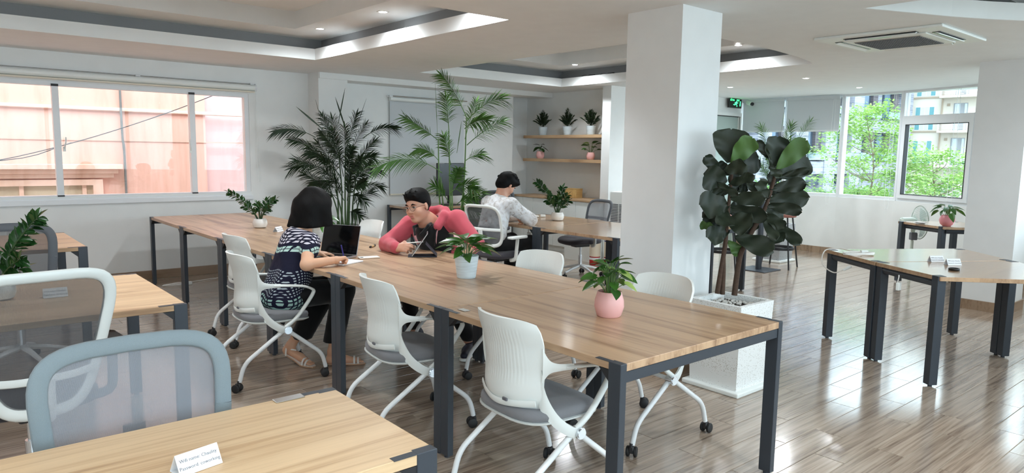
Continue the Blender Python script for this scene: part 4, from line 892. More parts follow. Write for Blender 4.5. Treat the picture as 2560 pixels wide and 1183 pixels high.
def pothos(label, loc, kind, pm, seed, n=24, sp=.13, h=.13, ll=.085, sc=1.0, lk='pothos', yellow=.0, lw=.75, droop=.5, group='small potted plants', hs=1.0):
    r = random.Random(seed); t = thing('potted_pothos', label, 'potted plant', loc, 0, group); zt = pot(t, kind, pm, sc); ms = []
    for k in range(n):
        a = k*2.39996+r.uniform(-.3,.3); q = (k+.5)/n; rad = sp*(.25+.75*q)*r.uniform(.8,1.1); z = zt+h*(1.05-.75*q*q)*r.uniform(.75,1.1)*hs
        e = np.array((rad*math.cos(a)*.75, rad*math.sin(a)*.75, z)); P = crom([(.012*math.cos(a),.012*math.sin(a),zt-.01),(e[0]*.55,e[1]*.55,zt+(z-zt)*.75),e],4); ms.append(tube(P,.0019,5))
        d = np.array((math.cos(a),math.sin(a),.35-droop*q*1.6+r.uniform(-.2,.2))); L = ll*r.uniform(.8,1.2)
        put_leaf(t, LEAF['pothos_y'] if r.random() < yellow else LEAF[lk], e-unit(d)*.01, d, L, L*lw, r.uniform(-.5,.5))
    part('stems', join(*ms), M['stem'], t, True); return t
def zz(label, loc, kind, pm, stems, seed, sc=1.0, ll=.055, group='small potted plants'):
    """stems: list of (lean along picture-right, lean in depth, height, length bow)"""
    r = random.Random(seed); t = thing('zz_plant', label, 'potted plant', loc, 0, group); zt = pot(t, kind, pm, sc)
    for (lr, ld, hh) in stems:
        e = RV*lr+FV*ld; P = crom([(e[0]*.04,e[1]*.04,zt-.01),(e[0]*.30,e[1]*.30,zt+hh*.45),(e[0]*.72,e[1]*.72,zt+hh*.82),(e[0],e[1],zt+hh)],5); n = len(P)
        s = part('stem', tube(P, np.linspace(.0065,.0022,n), 6), M['stem_dk'], t, True); L = sum(np.linalg.norm(P[i+1]-P[i]) for i in range(n-1)); k = max(5,int(L/.024))
        for i in range(k):
            f = .28+.70*(i+.5)/k; j = min(n-2,int(f*(n-1))); p = P[j]+(P[j+1]-P[j])*(f*(n-1)-j); tan = unit(P[j+1]-P[j]); sd = unit(np.cross(tan,FV)+FV*r.uniform(-.35,.35))
            for q in (-1,1):
                d = unit(sd*q*.85+tan*.75+FV*r.uniform(-.4,.4)); LL = ll*r.uniform(.8,1.15)*(1-.3*abs(f-.6)); put_leaf(s, LEAF['zz'], p, d, LL, LL*.5, r.uniform(-.9,.9))
        put_leaf(s, LEAF['zz'], P[-1], P[-1]-P[-2], ll*.9, ll*.4)
    return t
def parlor(label, loc, seed):
    r = random.Random(seed); t = thing('parlour_palm', label, 'potted plant', loc, 0, 'small palms on the upper shelf'); zt = pot(t,'blue',M['pot_blue'],.98)
    for k in range(20):
        a = k*2.39996+seed; q = (k+.5)/20; e = np.array((math.cos(a)*.13*q,math.sin(a)*.145*q,zt+.235*(1.08-.62*q)*r.uniform(.85,1.1)))
        part('frond', frond((0,0,zt-.01),e,.03,.075,9,r,.012,.25,.0025,None,.25), M['palm1'], t)
    return t
pothos('pothos in a pale blue brushed pot in the middle of the desk row',(2.53,3.42,TH+.001),'blue',M['pot_blue'],1,30,.17,.115,.115,1.0,lw=.55,droop=.35)
pothos('variegated pothos in a faceted pink pot on the nearest desk',(2.47,2.20,TH+.001),'pink',M['pot_pink'],5,34,.14,.145,.075,1.04,yellow=.14,lw=.72)
zz('zz plant in a round white pot on the far end of the desk row',(2.51,6.76,TH+.001),'white',M['pot_white'],[(-.30,.0,.27),(.16,0,.21),(.06,.06,.20),(-.13,-.05,.14),(.02,-.05,.14),(-.05,.06,.16),(.11,-.05,.12)],2,1.0)
zz('zz plant in a round white pot on the far desk pair',(5.56,5.78,TH+.001),'white',M['pot_white'],[(-.25,0,.36),(.06,.05,.30),(.11,-.04,.22),(-.12,-.05,.16),(.0,-.05,.19),(-.04,.06,.17),(.13,.05,.15)],4,1.08,.068)
zz('zz plant in a white pot at the left edge on the second left desk',(.27,4.25,TH+.001),'white',M['pot_white'],[(.22,0,.34),(.09,.08,.22),(-.1,0,.25),(.16,-.06,.14),(-.16,.06,.2),(.0,-.08,.16),(.10,.04,.08)],6,1.05,.072)
pothos('pothos in a pale blue pot standing behind the laptop',(2.53,5.50,TH+.001),'blue',M['pot_blue'],8,16,.13,.10,.12,1.0,lw=.62,droop=.6)
pothos('wilting pothos in a glossy pink globe pot by the window',(9.06,2.94,TH+.001),'globe',M['pot_pinkg'],9,13,.20,.13,.13,1.05,lw=.5,droop=.8)
pothos('bright pothos in a small pink pot on the lower shelf',(7.74,7.36,1.426),'pink',M['pot_pink'],11,12,.18,.14,.10,.95,lw=.7,droop=.2,yellow=.15)
pothos('dark leafy plant in a faceted pink pot on the lower shelf',(7.74,8.48,1.426),'facet',M['pot_pink'],12,9,.10,.12,.10,1.1,'dk',lw=.55,droop=.7)
for y,l,sd in ((8.44,'parlour palm at the left end of the upper shelf',1),(7.88,'bushy parlour palm in the middle of the upper shelf',2),(7.38,'parlour palm at the right end of the upper shelf',3)): parlor(l,(7.75,y,1.7945),sd)
pothos('small plant at the bottom left corner of the foreground desk',(.035,1.62,TH+.001),'white',M['pot_white'],14,14,.10,.05,.07,.7,lw=.7,droop=.5)
# ------------------------------------------------------------------ small things on the desks
TT = TH+.001
def tent(label, loc, rz, w=.105, h=.045, d=.05):
    t = thing('tent_card', label, 'sign', loc, rz, 'wifi tent cards'); sl = math.hypot(h,d/2); an = math.atan2(h,d/2)
    for s in (-1,1): part('panel', xf(box(-w/2,w/2,-.0006,.0006,0,sl),(0,s*d/2,0),(s*(math.pi/2-an),0,0)), M['paper'], t)
    part('base', box(-w/2,w/2,-d/2,d/2,.0002,.0012), M['paper'], t)
    n = Vector((0,-math.sin(an),math.cos(an)))
    for k,s in enumerate(('Wifi name: Chaulity','Password: coworking')):
        f = .66-.34*k; p = Vector((0,-d/2,0))+Vector((0,d/2,h))*f+n*.0012
        text('lettering', s, .0115*w/.105, M['ink'], t, p, (an,0,0), .0002)
    return t
tent('white wifi name card standing on the pale foreground desk', (.468,1.715,TT), math.radians(12))
tent('white wifi name card on the desk behind the white mesh chair', (.495,4.17,TT), math.radians(-2))
tent('white wifi name card beside the zz plant on the long row', (2.53,6.36,TT), math.radians(35), .10)
tent('left of two wifi cards on the light trapezoid table', (5.81,1.935,TT), math.radians(-36)); tent('right of two wifi cards on the light trapezoid table', (5.74,1.80,TT), math.radians(-36))
bl = thing('bottle_lid', 'round black lid lying on the light trapezoid table', 'lid', (5.46,1.70,TT)); part('rim', lathe([(.001,0),(.034,0),(.036,.003),(.036,.014),(.033,.016),(.028,.016),(.028,.010),(.001,.010)],28,False), M['lidblack'], bl, True)
# laptop facing the woman
lp = thing('laptop', 'open black-screened laptop in front of the woman', 'laptop', (2.295,4.66,TT), math.atan2(.23,-.13)-math.pi/2)
# local x along hinge normal away from the user is +x
part('base', bbx(-.215,.0,-.155,.155,.0,.014,.004), M['space_grey'], lp)
kb = part('keyboard', box(-.125,-.02,-.135,.135,.0141,.0152), M['lidblack'], lp)
km = mesh('key', bbx(-.0075,.0075,-.0075,.0075,.0152,.0172,.001,1), M['black_pl'])
for i in range(5):
    for j in range(14): link('key', km, kb, (-.112+i*.020,-.124+j*.019,0))
part('trackpad', box(-.20,-.135,-.055,.055,.0141,.0146), M['grey_pl'], lp)
ld_ = part('lid', xf(bbx(-.003,.003,-.155,.155,0,.215,.002), (.0,0,.013), (0,math.radians(16),0)), M['space_grey'], lp)
part('screen', xf(box(-.0042,-.0032,-.152,.152,.005,.212), (.0,0,.013), (0,math.radians(16),0)), M['screen_off'], ld_)
nb = thing('notebook', 'open white notebook under the woman\'s writing hand', 'notebook', (2.185,4.345,TT), math.radians(22)); part('pages', bbx(-.105,.105,-.075,.075,0,.009,.002), M['paper'], nb)
for k in range(8): part('ruled_line', box(-.095,.095,-.062+k*.0175,-.0612+k*.0175,.0091,.0095), mat('faint_ink', lin(170,160,190), .8) if k==0 else bpy.data.materials['faint_ink'], nb)
pn = thing('smartphone', 'white-cased smartphone lying beside the notebook', 'phone', (2.42,4.44,TT), math.radians(-12)); part('body', bbx(-.073,.073,-.036,.036,.0,.009,.003), mat('pale_gold_case', lin(214,196,180), .35), pn); part('camera_bump', bbx(-.066,-.045,-.028,-.006,.009,.011,.001), M['lidblack'], pn); part('back_glass', bbx(-.07,.07,-.033,.033,.0088,.0096,.0003,1), M['white_pl'], pn)
mk = thing('marker_pen', 'short black and gold marker lying on the desk', 'pen', (2.72,4.93,TT+.008), math.radians(42)); part('barrel', rod((-.03,0,0),(.03,0,0),.0075,12), mat('gold_band', lin(196,170,120), .35), mk, True); part('cap', rod((.03,0,0),(.062,0,0),.0082,12), M['black_pl'], mk, True); part('end_plug', rod((-.055,0,0),(-.03,0,0),.0078,12), M['black_pl'], mk, True)
# tablet on a folding cover
tb = thing('tablet', 'tablet propped on a dark folding cover before the man', 'tablet', (2.765,4.275,TT), math.atan2(-.117,.174))
part('cover_base', bbx(-.105,.105,-.02,.13,0,.005,.002), mat('dark_blue_cover', lin(44,46,56), .6), tb)
part('slab', xf(bbx(-.003,.003,-.0,.17,0,.20,.002), (-.075,-.02,.006), (0,math.radians(34),0)), M['space_grey'], tb); part('screen', xf(box(-.0042,-.0032,.004,.166,.005,.195), (-.075,-.02,.006), (0,math.radians(34),0)), M['screen_off'], tb)
part('cover_flap', xf(bbx(-.002,.002,0,.17,0,.125,.001), (.105,-.02,.004), (0,math.radians(-42),0)), bpy.data.materials['dark_blue_cover'], tb)
# coiled cables and plugs
def coil(name, label, loc, rx, ry, turns, seed, r=.0035, tail=None, rz=0., cat='cable'):
    g = random.Random(seed); pts = []
    for k in range(turns*16):
        a = k*2*math.pi/16; q = 1-.12*g.random(); pts.append((rx*q*math.cos(a)+g.uniform(-.006,.006), ry*q*math.sin(a), r+.0016*k/4*.6+g.uniform(0,.004)))
    t = thing(name, label, cat, loc, rz); part('cord', tube(crom(pts,2), r, 6), M['cable'], t, True)
    if tail: part('tail', tube(crom(tail,6), r, 6), M['cable'], t, True)
    return t
cc = coil('cable_coil','white coiled cable hanging over the edge of the trapezoid table',(5.66,2.44,TT),.13,.06,4,1,.0045,[(.1,.03,.012),(.0,.10,.02),(-.02,.22,.02),(-.12,.27,.0),(-.18,.20,-.10),(-.16,.07,-.15),(-.12,.0,-.12)],math.radians(-33)); part('plug', join(bbx(-.03,.03,-.012,.012,0,.022,.005), ), M['white_pl'], cc).location = (.08,.05,.01); o = part('plug', rod((-.12,.0,-.12),(-.075,-.03,-.085),.011,8), M['white_pl'], cc, True)
c2_ = coil('cable_coil','white coiled charger cable on the far desk pair',(5.55,6.26,TT),.12,.05,4,2,.0045,[(-.05,.0,.02),(-.03,.02,.07),(.0,.02,.075),(.04,.0,.02)],math.radians(-35)); part('plug', bbx(-.03,.03,-.018,.018,0,.03,.006), M['white_pl'], c2_).location = (.17,0,0)
c3_ = coil('extension_cord','white extension lead lying on the floor under the far desk',(2.12,8.22,.001),.16,.05,3,3,.004,[(.12,.03,.01),(.4,.12,.006),(.68,.2,.01),(.80,.15,.2),(.88,.05,.5),(.93,-.05,.70)],math.radians(5)); part('plug', bbx(-.03,.03,-.018,.018,0,.035,.006), M['white_pl'], c3_).location = (.1,-.06,.0)
for loc,l in (((5.13,1.93,.0),'white cable end dangling under the trapezoid table'),((4.98,5.62,0),'small cable connector dangling under the far desk')):
    h = thing('hanging_cable', l, 'cable', loc, 0); part('cord', tube(crom([(.0,0,TH-.032),(.0,0,.70),(.01,.01,.66)],4),.004,6), M['cable'], h, True); part('plug', bbx(-.012,.03,-.012,.012,.61,.665,.005), M['white_pl'], h)
ad = thing('power_adapter', 'black plug and cable under the wall desk', 'cable', (5.22,8.12,0)); part('plug', bbx(-.02,.02,-.02,.02,.62,.69,.005), M['black_pl'], ad); part('cord', tube(crom([(0,0,.63),(.01,-.01,.56),(.06,-.02,.53),(.11,-.01,.58),(.13,0,.66)],6),.006,6), M['blackcable'], ad, True); part('block', bbx(.10,.16,-.03,.03,.655,.718,.005), M['black_pl'], ad)
pc = thing('paper_stack', 'small crumpled stack of papers on the window table', 'papers', (9.06,3.22,TT), .6)
for k in range(5): part('sheet', box(-.06,.06,-.04,.04,.0008+k*.005,.0018+k*.005), M['paper'] if k%2==0 else M['blind_c'], pc).rotation_euler[2] = .12*k
part('tag', bbx(.05,.12,-.02,.02,0,.006,.002), M['oak_box'], pc)
# stone planter and saucer seen low beside the column
sp = thing('stone_planter', 'low grey stone planter on a white saucer behind the column', 'planter', (8.30,5.95,0)); square_planter(sp,.30,.42,M['granite'],.03,True); part('soil', box(-.11,.11,-.11,.11,.3,.36), M['soil'], sp)
bs = thing('storage_box', 'white storage box on the floor by the fire extinguishers', 'box', (7.22,6.98,0)); part('body', box(-.1,.1,-.28,.26,0,.34), M['white_pl'], bs); part('lid', bbx(-.108,.108,-.288,.268,.345,.365,.003), M['white_pl'], bs)

# ------------------------------------------------------------------ outdoors
GZ = -6.0
struct('ground', box(-60,120,-60,90,GZ-.2,GZ), paint('pavement', lin(150,148,142), .9, .3, .1))
def weathered(name, col, stain, sc=1.2):
    m = mat(name, col, .85, spec=.2); t = NT(m); g = t.n('ShaderNodeNewGeometry').outputs['Position']; x,y,z = t.sep(g)
    n = t.noise(t.comb(t.math('MULTIPLY',x,5.), y, t.math('MULTIPLY',z,.7)), sc, 4, .6); t.out('Base Color', t.mix(t.ramp(n,[(.45,(0,0,0)),(.75,(1,1,1))]), col, stain)); return m
pk = weathered('pink_render', lin(224,172,156), lin(206,156,136)); pk2 = weathered('pale_pink_trim', lin(230,190,172), lin(214,170,148))
nh = thing('neighbour_house', 'pale pink rendered house wall right outside the left window', 'house', (0,11.3,0))
part('wall', box(-9,3.4,0,.4,GZ,5.5), pk, nh); part('side_wall', box(3.4,9,.12,.5,GZ,5.5), weathered('lilac_render', lin(224,186,182), lin(212,172,168)), nh)
part('string_course', bev(box(-9,9,-.05,.02,2.0,2.05),.01,1), pk2, nh); part('joint_band', box(-9,9,-.012,.02,1.585,1.60), weathered('joint_shadow_render', lin(206,168,150), lin(190,150,132)), nh)
for z0,z1,d,x1 in ((1.19,1.26,.16,2.22),(1.13,1.19,.11,2.17),(1.07,1.13,.06,2.12)): part('cornice', bev(box(-2.2,x1,-d,.02,z0,z1),.006,1), pk2, nh)
sh = part('shutter', box(-1.9,1.86,-.012,.06,-.4,.98), weathered('brown_shutter', lin(196,172,148), lin(170,146,122)), nh)
for a,b,c,d in ((-2.0,-1.9,-.4,1.05),(1.86,1.98,-.4,1.05),(-1.9,1.86,.97,1.05)): part('window_surround', box(a,b,-.06,.03,c,d), pk2, nh)
for k in range(5): part('shutter_stile', box(-1.15+k*.72,-1.10+k*.72,-.03,.02,-.4,.97), pk2, nh)
part('drain_pipe', tube(crom([(2.25,-.05,5.4),(2.25,-.05,2.0),(2.262,-.05,1.5),(2.268,-.05,.8),(2.27,-.05,GZ)],6),.016,8), mat('grey_pipe', lin(110,104,100), .6), nh, True)
for pts in ([(.3,-.3,1.26),(.83,-.3,1.323),(1.7,-.3,1.58),(2.6,-.3,1.92),(3.454,-.3,2.294),(4.5,-.3,2.8)],[(-1.,-.25,1.30),(.83,-.25,1.31),(1.6,-.25,1.55)]): part('wire', tube(crom(pts,5),.006,5), M['blackcable'], nh)
part('roof', box(-9.2,9.2,-.3,6,5.5,5.7), pk2, nh)
def brick(name, c1, c2, mo, sc=1.0):
    m = mat(name, c1, .9, spec=.2); t = NT(m); b = t.n('ShaderNodeTexBrick', {'Vector': t.comb(t.sep(t.obj())[0], t.sep(t.obj())[2], 0.), 'Color1': (*c1,1), 'Color2': (*c2,1), 'Mortar': (*mo,1), 'Scale': sc, 'Mortar Size': .012, 'Brick Width': .62, 'Row Height': .16})
    t.out('Base Color', b.outputs[0]); return m
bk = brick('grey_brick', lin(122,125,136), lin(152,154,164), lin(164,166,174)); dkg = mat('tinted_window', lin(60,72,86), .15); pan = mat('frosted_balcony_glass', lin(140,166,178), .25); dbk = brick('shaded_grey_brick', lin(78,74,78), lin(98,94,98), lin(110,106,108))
bb = thing('brick_building', 'grey brick apartment block seen through the big window', 'building', (0,22,0))
slots = [(46.3,48.5,4.45),(51.0,53.0,4.4),(54.4,56.6,4.45),(42.9,45.0,1.4),(50.2,52.4,1.45),(53.6,55.6,1.4),(38.6,40.8,1.45),(38.6,40.8,4.5),(42.7,44.6,4.5),(46.8,48.6,1.42)]
part('facade', box(30,57.6,.6,8,GZ,14), bk, bb)
xs = [30,33,37,40.9,45.2,48.7,53.1,57.6]; part('pier', join(*[box(a,a+1.5,0,.6,GZ,14) for a in (31,36.9,41.2,45.0,48.7,57.0)]), bk, bb)
for z in (-1.9,1.0,3.9,6.9,9.9): part('spandrel', box(30,57.6,.05,.6,z-.55,z+.25), bk, bb)
for x0,x1,z0 in slots:
    w = part('window', box(x0,x1,.50,.62,z0-.1,z0+2.0), dkg, bb); part('pane', box(x0+.1,x0+(x1-x0)*.45,.46,.5,z0,z0+1.9), mat('window_blue', lin(92,116,138), .1) if x0==46.3 else bpy.data.materials['window_blue'], w)
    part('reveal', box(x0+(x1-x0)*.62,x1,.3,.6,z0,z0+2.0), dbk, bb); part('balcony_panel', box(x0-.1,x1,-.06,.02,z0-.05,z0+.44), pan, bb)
for x0,x1 in ((43.1,45.0),(47.5,49.5)): part('window', box(x0,x1,.3,.62,-.25,.5), dkg, bb)
cr = mat('cream_render', lin(204,195,180), .85); cr2 = mat('tan_joint', lin(160,144,124), .85); curt = mat('teal_curtain', lin(96,150,156), .7); wcurt = mat('white_curtain', lin(190,200,204), .7)
cb_ = thing('cream_building', 'cream apartment block with balconies seen through the casement', 'building', (60,0,0)); part('facade', box(0,8,10,24.5,GZ,16), cr, cb_)
for z in (6.21,3.62,1.03,-1.56,8.8): part('joint_band', box(-.06,.02,20.45,24.5,z-.05,z+.05), cr2, cb_)
part('downpipe', rod((-.12,20.46,GZ),(-.12,20.46,16),.06,8), cr2, cb_)
for z in (6.21,3.62,1.03,8.8):
    wz0, wz1 = z+.10, z+1.93; w = part('window', box(-.03,.05,20.98,22.35,wz0,wz1), mat('window_white_frame', (.8,.82,.82), .4) if z==6.21 else bpy.data.materials['window_white_frame'], cb_)
    for k,(a,b,m_) in enumerate(((21.02,21.33,curt),(21.36,21.64,wcurt),(21.68,21.96,wcurt),(22.0,22.31,curt))): part('pane', box(-.05,-.02,a,b,wz0+.05,wz1-.05), m_, w)
    # balcony
    part('balcony_slab', box(-1.0,.1,17.4,20.4,z-.12,z+.06), cr, cb_); part('balcony_door', box(-.03,.05,18.75,19.7,z+.06,z+2.1), M['cove'], cb_); part('curtain', box(-.06,-.03,19.25,19.6,z+.1,z+2.05), wcurt, cb_); part('curtain', box(-.06,-.03,18.8,18.95,z+.1,z+2.05), wcurt, cb_)
    rl = part('railing', box(-.99,-.93,17.4,20.4,z+.86,z+.92), M['alu'], cb_)
    for k in range(7): part('bar', box(-.98,-.95,17.4,20.4,z+.14+k*.1,z+.165+k*.1), M['alu'], rl)
    for k in range(4): part('post', box(-.99,-.94,17.45+k*.95,17.51+k*.95,z+.06,z+.9), M['alu'], rl)
    part('wall_vent', box(-.05,.0,19.95,20.15,z+1.9,z+2.1), cr2, cb_)
# trees
tree_bark = paint('grey_brown_tree_bark', lin(120,106,92), .9, 20., .2)
def tree(label, loc, top, rx, seed, nb, leaves, leafm, lsize=.075, trunk=.07, zb=-2.5, ry=None):
    """trunk, thin branches to sprays of small leaves, sprays lying in loose layers"""
    r = random.Random(seed); t = thing('tree', label, 'tree', (loc[0],loc[1],0), 0, 'trees outside the big window'); ry = ry or rx; ms = []; lv = []
    tz = np.linspace(GZ,top*.92,8); tp = [(r.uniform(-.15,.15)*(k>0),r.uniform(-.15,.15)*(k>0),z) for k,z in enumerate(tz)]; tp = [np.array(p) for p in crom(tp,4)]
    part('trunk', tube(tp, np.linspace(trunk,.008,len(tp)), 7), tree_bark, t, True)
    for k in range(nb):
        f = r.random()**.75; z = zb+(top-zb)*f; a = r.uniform(0,6.283); env = np.interp(f,[0,.35,.6,.8,.93,1],[1,1,.85,.6,.32,.10]); q = math.sqrt(r.random())*env
        e = np.array((rx*q*math.cos(a),ry*q*math.sin(a),z)); s = min(tp, key=lambda p: abs(p[2]-(z-.55*rx*q-.1))); mid = s*.45+e*.55+np.array((r.uniform(-.1,.1),r.uniform(-.1,.1),-.08*rx*q)); P = crom([s,mid,e],3)
        if k % 4 == 0: ms.append(tube(P, np.linspace(.010,.002,len(P)), 4, cap=False))
        out = unit((math.cos(a)+r.uniform(-.6,.6),math.sin(a)+r.uniform(-.6,.6),r.uniform(-.05,.45))); sw = unit(np.cross(out,UZ)); L0 = r.uniform(.25,.6)
        for j in range(leaves):
            u = r.uniform(-.25,1); p = e+out*L0*u+sw*r.gauss(0,.11)+UZ*r.gauss(0,.05); d = unit(out*.6+sw*r.uniform(-1,1)+UZ*r.uniform(-.45,.3)); sd = unit(np.cross(d,UZ+np.array((r.uniform(-.7,.7),r.uniform(-.7,.7),0)))); L = lsize*r.uniform(.65,1.25)
            lv.append(([tuple(p),tuple(p+d*L*.45+sd*L*.27),tuple(p+d*L),tuple(p+d*L*.45-sd*L*.27)],[(0,1,2,3)]))
    part('branches', join(*ms), tree_bark, t)
    o = part('foliage', join(*lv), leafm, t); o['kind'] = 'stuff'; return t
lg = leafmat('fresh_tree_leaf', lin(100,146,66), lin(166,194,104), .5, .42); lg2 = leafmat('mid_tree_leaf', lin(78,126,60), lin(136,172,86), .5, .4); dg = leafmat('deep_tree_leaf', lin(66,112,66), lin(110,150,90), .5, .3)
tree('airy light green tree filling the big window pane', (16.6,7.15), 2.7, 1.55, 1, 230, 46, lg, .085, zb=-1.2)
tree('light green tree reaching across the casement window', (17.2,5.85), 1.6, 1.45, 2, 150, 46, lg, .085, zb=-1.2)
tree('bushy tree low behind the palm and the left blind', (15.6,8.75), .78, 1.9, 3, 170, 46, lg2, .09, zb=-1.2)
tree('darker green tree at the right edge of the window', (22.8,6.3), 1.6, 1.9, 4, 200, 46, dg, .10, zb=-1.2)
tree('low bushy tree along the window sill line', (21.0,9.2), .55, 2.6, 5, 220, 46, lg2, .11, ry=2.6, zb=-1.4)

# LED drivers resting on the tray edge
for x,y,l in ((7.36,7.02,'small black lamp driver on the middle tray edge, left'),(7.36,6.66,'small black lamp driver on the middle tray edge, right')):
    d = thing('lamp_driver', l, 'driver', (x,y,ZC+.113)); part('case', bbx(-.02,.02,-.05,.05,0,.03,.004), M['black_pl'], d); part('wire', tube(crom([(0,.05,.015),(-.01,.14,.03),(.0,.22,.01),(.01,.30,.012)],5),.004,5), M['blackcable'], d, True)
# ------------------------------------------------------------------ people: smooth implicit bodies, meshed once
def surf_nets(V, org, h):
    s = V < 0; n = V.shape
    c = np.zeros((n[0]-1,n[1]-1,n[2]-1), np.uint8)
    for dx in (0,1):
        for dy in (0,1):
            for dz in (0,1): c += s[dx:n[0]-1+dx, dy:n[1]-1+dy, dz:n[2]-1+dz]
    act = (c > 0) & (c < 8); I = np.argwhere(act); idx = -np.ones(act.shape, np.int64); idx[act] = np.arange(len(I))
    acc = np.zeros((len(I),3)); cnt = np.zeros(len(I))
    C8 = [(a,b,d) for a in (0,1) for b in (0,1) for d in (0,1)]
    for p in C8:
        for ax in range(3):
            if p[ax] == 0:
                q = list(p); q[ax] = 1; a = V[I[:,0]+p[0],I[:,1]+p[1],I[:,2]+p[2]]; b = V[I[:,0]+q[0],I[:,1]+q[1],I[:,2]+q[2]]
                m = (a < 0) != (b < 0); t = np.where(m, a/(a-b+1e-12), 0); pt = np.tile(np.array(p,float),(len(I),1)); pt[:,ax] = t
                acc += pt*m[:,None]; cnt += m
    P = (I+acc/np.maximum(cnt,1)[:,None])*h+org; F = []
    for ax in range(3):
        o1, o2 = [(1,2),(2,0),(0,1)][ax]
        sl0 = [slice(None)]*3; sl1 = [slice(None)]*3; sl0[ax] = slice(0,-1); sl1[ax] = slice(1,None)
        a = s[tuple(sl0)]; b = s[tuple(sl1)]; E = np.argwhere(a != b); E = E[(E[:,o1] > 0) & (E[:,o2] > 0) & (E[:,o1] < n[o1]-1) & (E[:,o2] < n[o2]-1)]
        if not len(E): continue
        def cell(d1, d2): q = E.copy(); q[:,o1] -= d1; q[:,o2] -= d2; return idx[q[:,0],q[:,1],q[:,2]]
        Q = np.stack([cell(1,1),cell(0,1),cell(0,0),cell(1,0)],1); fl = ~a[E[:,0],E[:,1],E[:,2]]; Q[fl] = Q[fl][:,::-1]; F.append(Q[(Q >= 0).all(1)])
    return P, np.concatenate(F)
def sdf(prims, h=.006, pad=.03, cuts=(), noise=0.):
    """prims: ('c',p0,p1,r0,r1,k) tapered capsule, ('e',centre,radii,rot3x3|None,k) ellipsoid; a leading '-' subtracts. cuts: (normal, offset) keeps n.p < offset"""
    lo, hi = [], []
    for q in prims:
        if q[0] == 'c': p = np.array(q[1:3]); r = max(q[3],q[4]); lo.append(p.min(0)-r); hi.append(p.max(0)+r)
        elif q[0] == 'e': r = max(q[2]); lo.append(np.array(q[1])-r); hi.append(np.array(q[1])+r)
    lo = np.min(lo,0)-pad; hi = np.max(hi,0)+pad; n = np.ceil((hi-lo)/h).astype(int)+1
    V = np.full(n, .08, np.float32); ax = [lo[i]+h*np.arange(n[i]) for i in range(3)]
    for q in prims:
        sub = q[0][0] == '-'; ty = q[0][-1]; k = q[-1]
        if ty == 'c': a, b = np.array(q[1],float), np.array(q[2],float); m0 = np.minimum(a,b)-max(q[3],q[4]); m1 = np.maximum(a,b)+max(q[3],q[4])
        else: m0 = np.array(q[1])-max(q[2]); m1 = np.array(q[1])+max(q[2])
        i0 = np.maximum(0,((m0-.07-lo)/h).astype(int)); i1 = np.minimum(n,((m1+.07-lo)/h).astype(int)+2)
        sl = tuple(slice(i0[i],i1[i]) for i in range(3)); X,Y,Z = np.meshgrid(*[ax[i][sl[i]] for i in range(3)], indexing='ij'); P = np.stack([X,Y,Z],-1)
        if ty == 'c':
            ab = b-a; t = np.clip(((P-a)@ab)/(ab@ab+1e-12),0,1); d = np.linalg.norm(P-a-t[...,None]*ab,axis=-1)-(q[3]+(q[4]-q[3])*t)
        else:
            p = P-np.array(q[1])
            if q[3] is not None: p = p@np.array(q[3])
            r = np.array(q[2]); k0 = np.linalg.norm(p/r,axis=-1); k1 = np.linalg.norm(p/(r*r),axis=-1)+1e-9; d = k0*(k0-1)/k1
        o = V[sl]
        if sub: hh = np.clip(.5-.5*(o+d)/k,0,1); V[sl] = o*(1-hh)-d*hh+k*hh*(1-hh)
        else: hh = np.clip(.5+.5*(o-d)/k,0,1); V[sl] = o*(1-hh)+d*hh-k*hh*(1-hh)
    if noise or cuts:
        X,Y,Z = np.meshgrid(*ax, indexing='ij')
        if noise: V += noise*(np.sin(31*X+17*Z)*np.sin(27*Y+9*X)*np.sin(23*Z-13*Y)+.6*np.sin(61*X+40*Z)*np.sin(55*Y-35*Z))
        for nn, c in cuts: V = np.maximum(V, X*nn[0]+Y*nn[1]+Z*nn[2]-c)
    P, F = surf_nets(V, lo, h); return P, F
def body_part(name, prims, material, parent, base, h=.006, cuts=(), noise=0., relax=2):
    P, F = sdf(prims, h, cuts=cuts, noise=noise)
    for _ in range(relax):
        A = np.zeros_like(P); N = np.zeros(len(P))
        for i in range(4):
            np.add.at(A, F[:,i], P[F[:,(i+1)%4]]); np.add.at(N, F[:,i], 1)
        P = P*.5+.5*A/np.maximum(N,1)[:,None]
    o = part(name, ([tuple(p) for p in P-np.array(base)], [tuple(map(int,f)) for f in F]), material, parent, True, 179); return o
def frame(fwd, up=(0,0,1), roll=0.):
    x = unit(fwd); y = unit(np.cross(up,x)); z = np.cross(x,y); y, z = y*math.cos(roll)+z*math.sin(roll), z*math.cos(roll)-y*math.sin(roll); return np.stack([x,y,z],1)    # columns
def head_prims(c, Rm, s=1.0, neck_to=None):
    T = lambda p: np.array(c)+Rm@(np.array(p)*s)
    E = lambda p, r, k: ('e',T(p),tuple(q*s for q in r),Rm,k)
    out = [E((-.012,0,.030),(.092,.076,.086),.02), E((.020,0,-.035),(.066,.060,.082),.03), E((.055,0,-.096),(.026,.030,.020),.025), E((.058,.036,-.030),(.026,.026,.030),.02), E((.058,-.036,-.030),(.026,.026,.030),.02),
           E((.072,0,.026),(.018,.055,.012),.015), ('c',T((.082,0,.012)),T((.099,0,-.026)),.0075*s,.012*s,.012), E((.092,.011,-.030),(.010,.008,.008),.008), E((.092,-.011,-.030),(.010,.008,.008),.008),
           ('-e',T((.096,.031,.004)),(.016*s,.018*s,.012*s),Rm,.01), ('-e',T((.096,-.031,.004)),(.016*s,.018*s,.012*s),Rm,.01),
           E((.081,0,-.058),(.012,.024,.006),.006), E((.079,0,-.070),(.012,.021,.007),.006),
           E((-.006,.079,-.008),(.016,.008,.030),.006), E((-.006,-.079,-.008),(.016,.008,.030),.006)]
    if neck_to is not None: out.append(('c',T((-.028,0,-.07)),np.array(neck_to),.056*s,.060*s,.03))
    return out
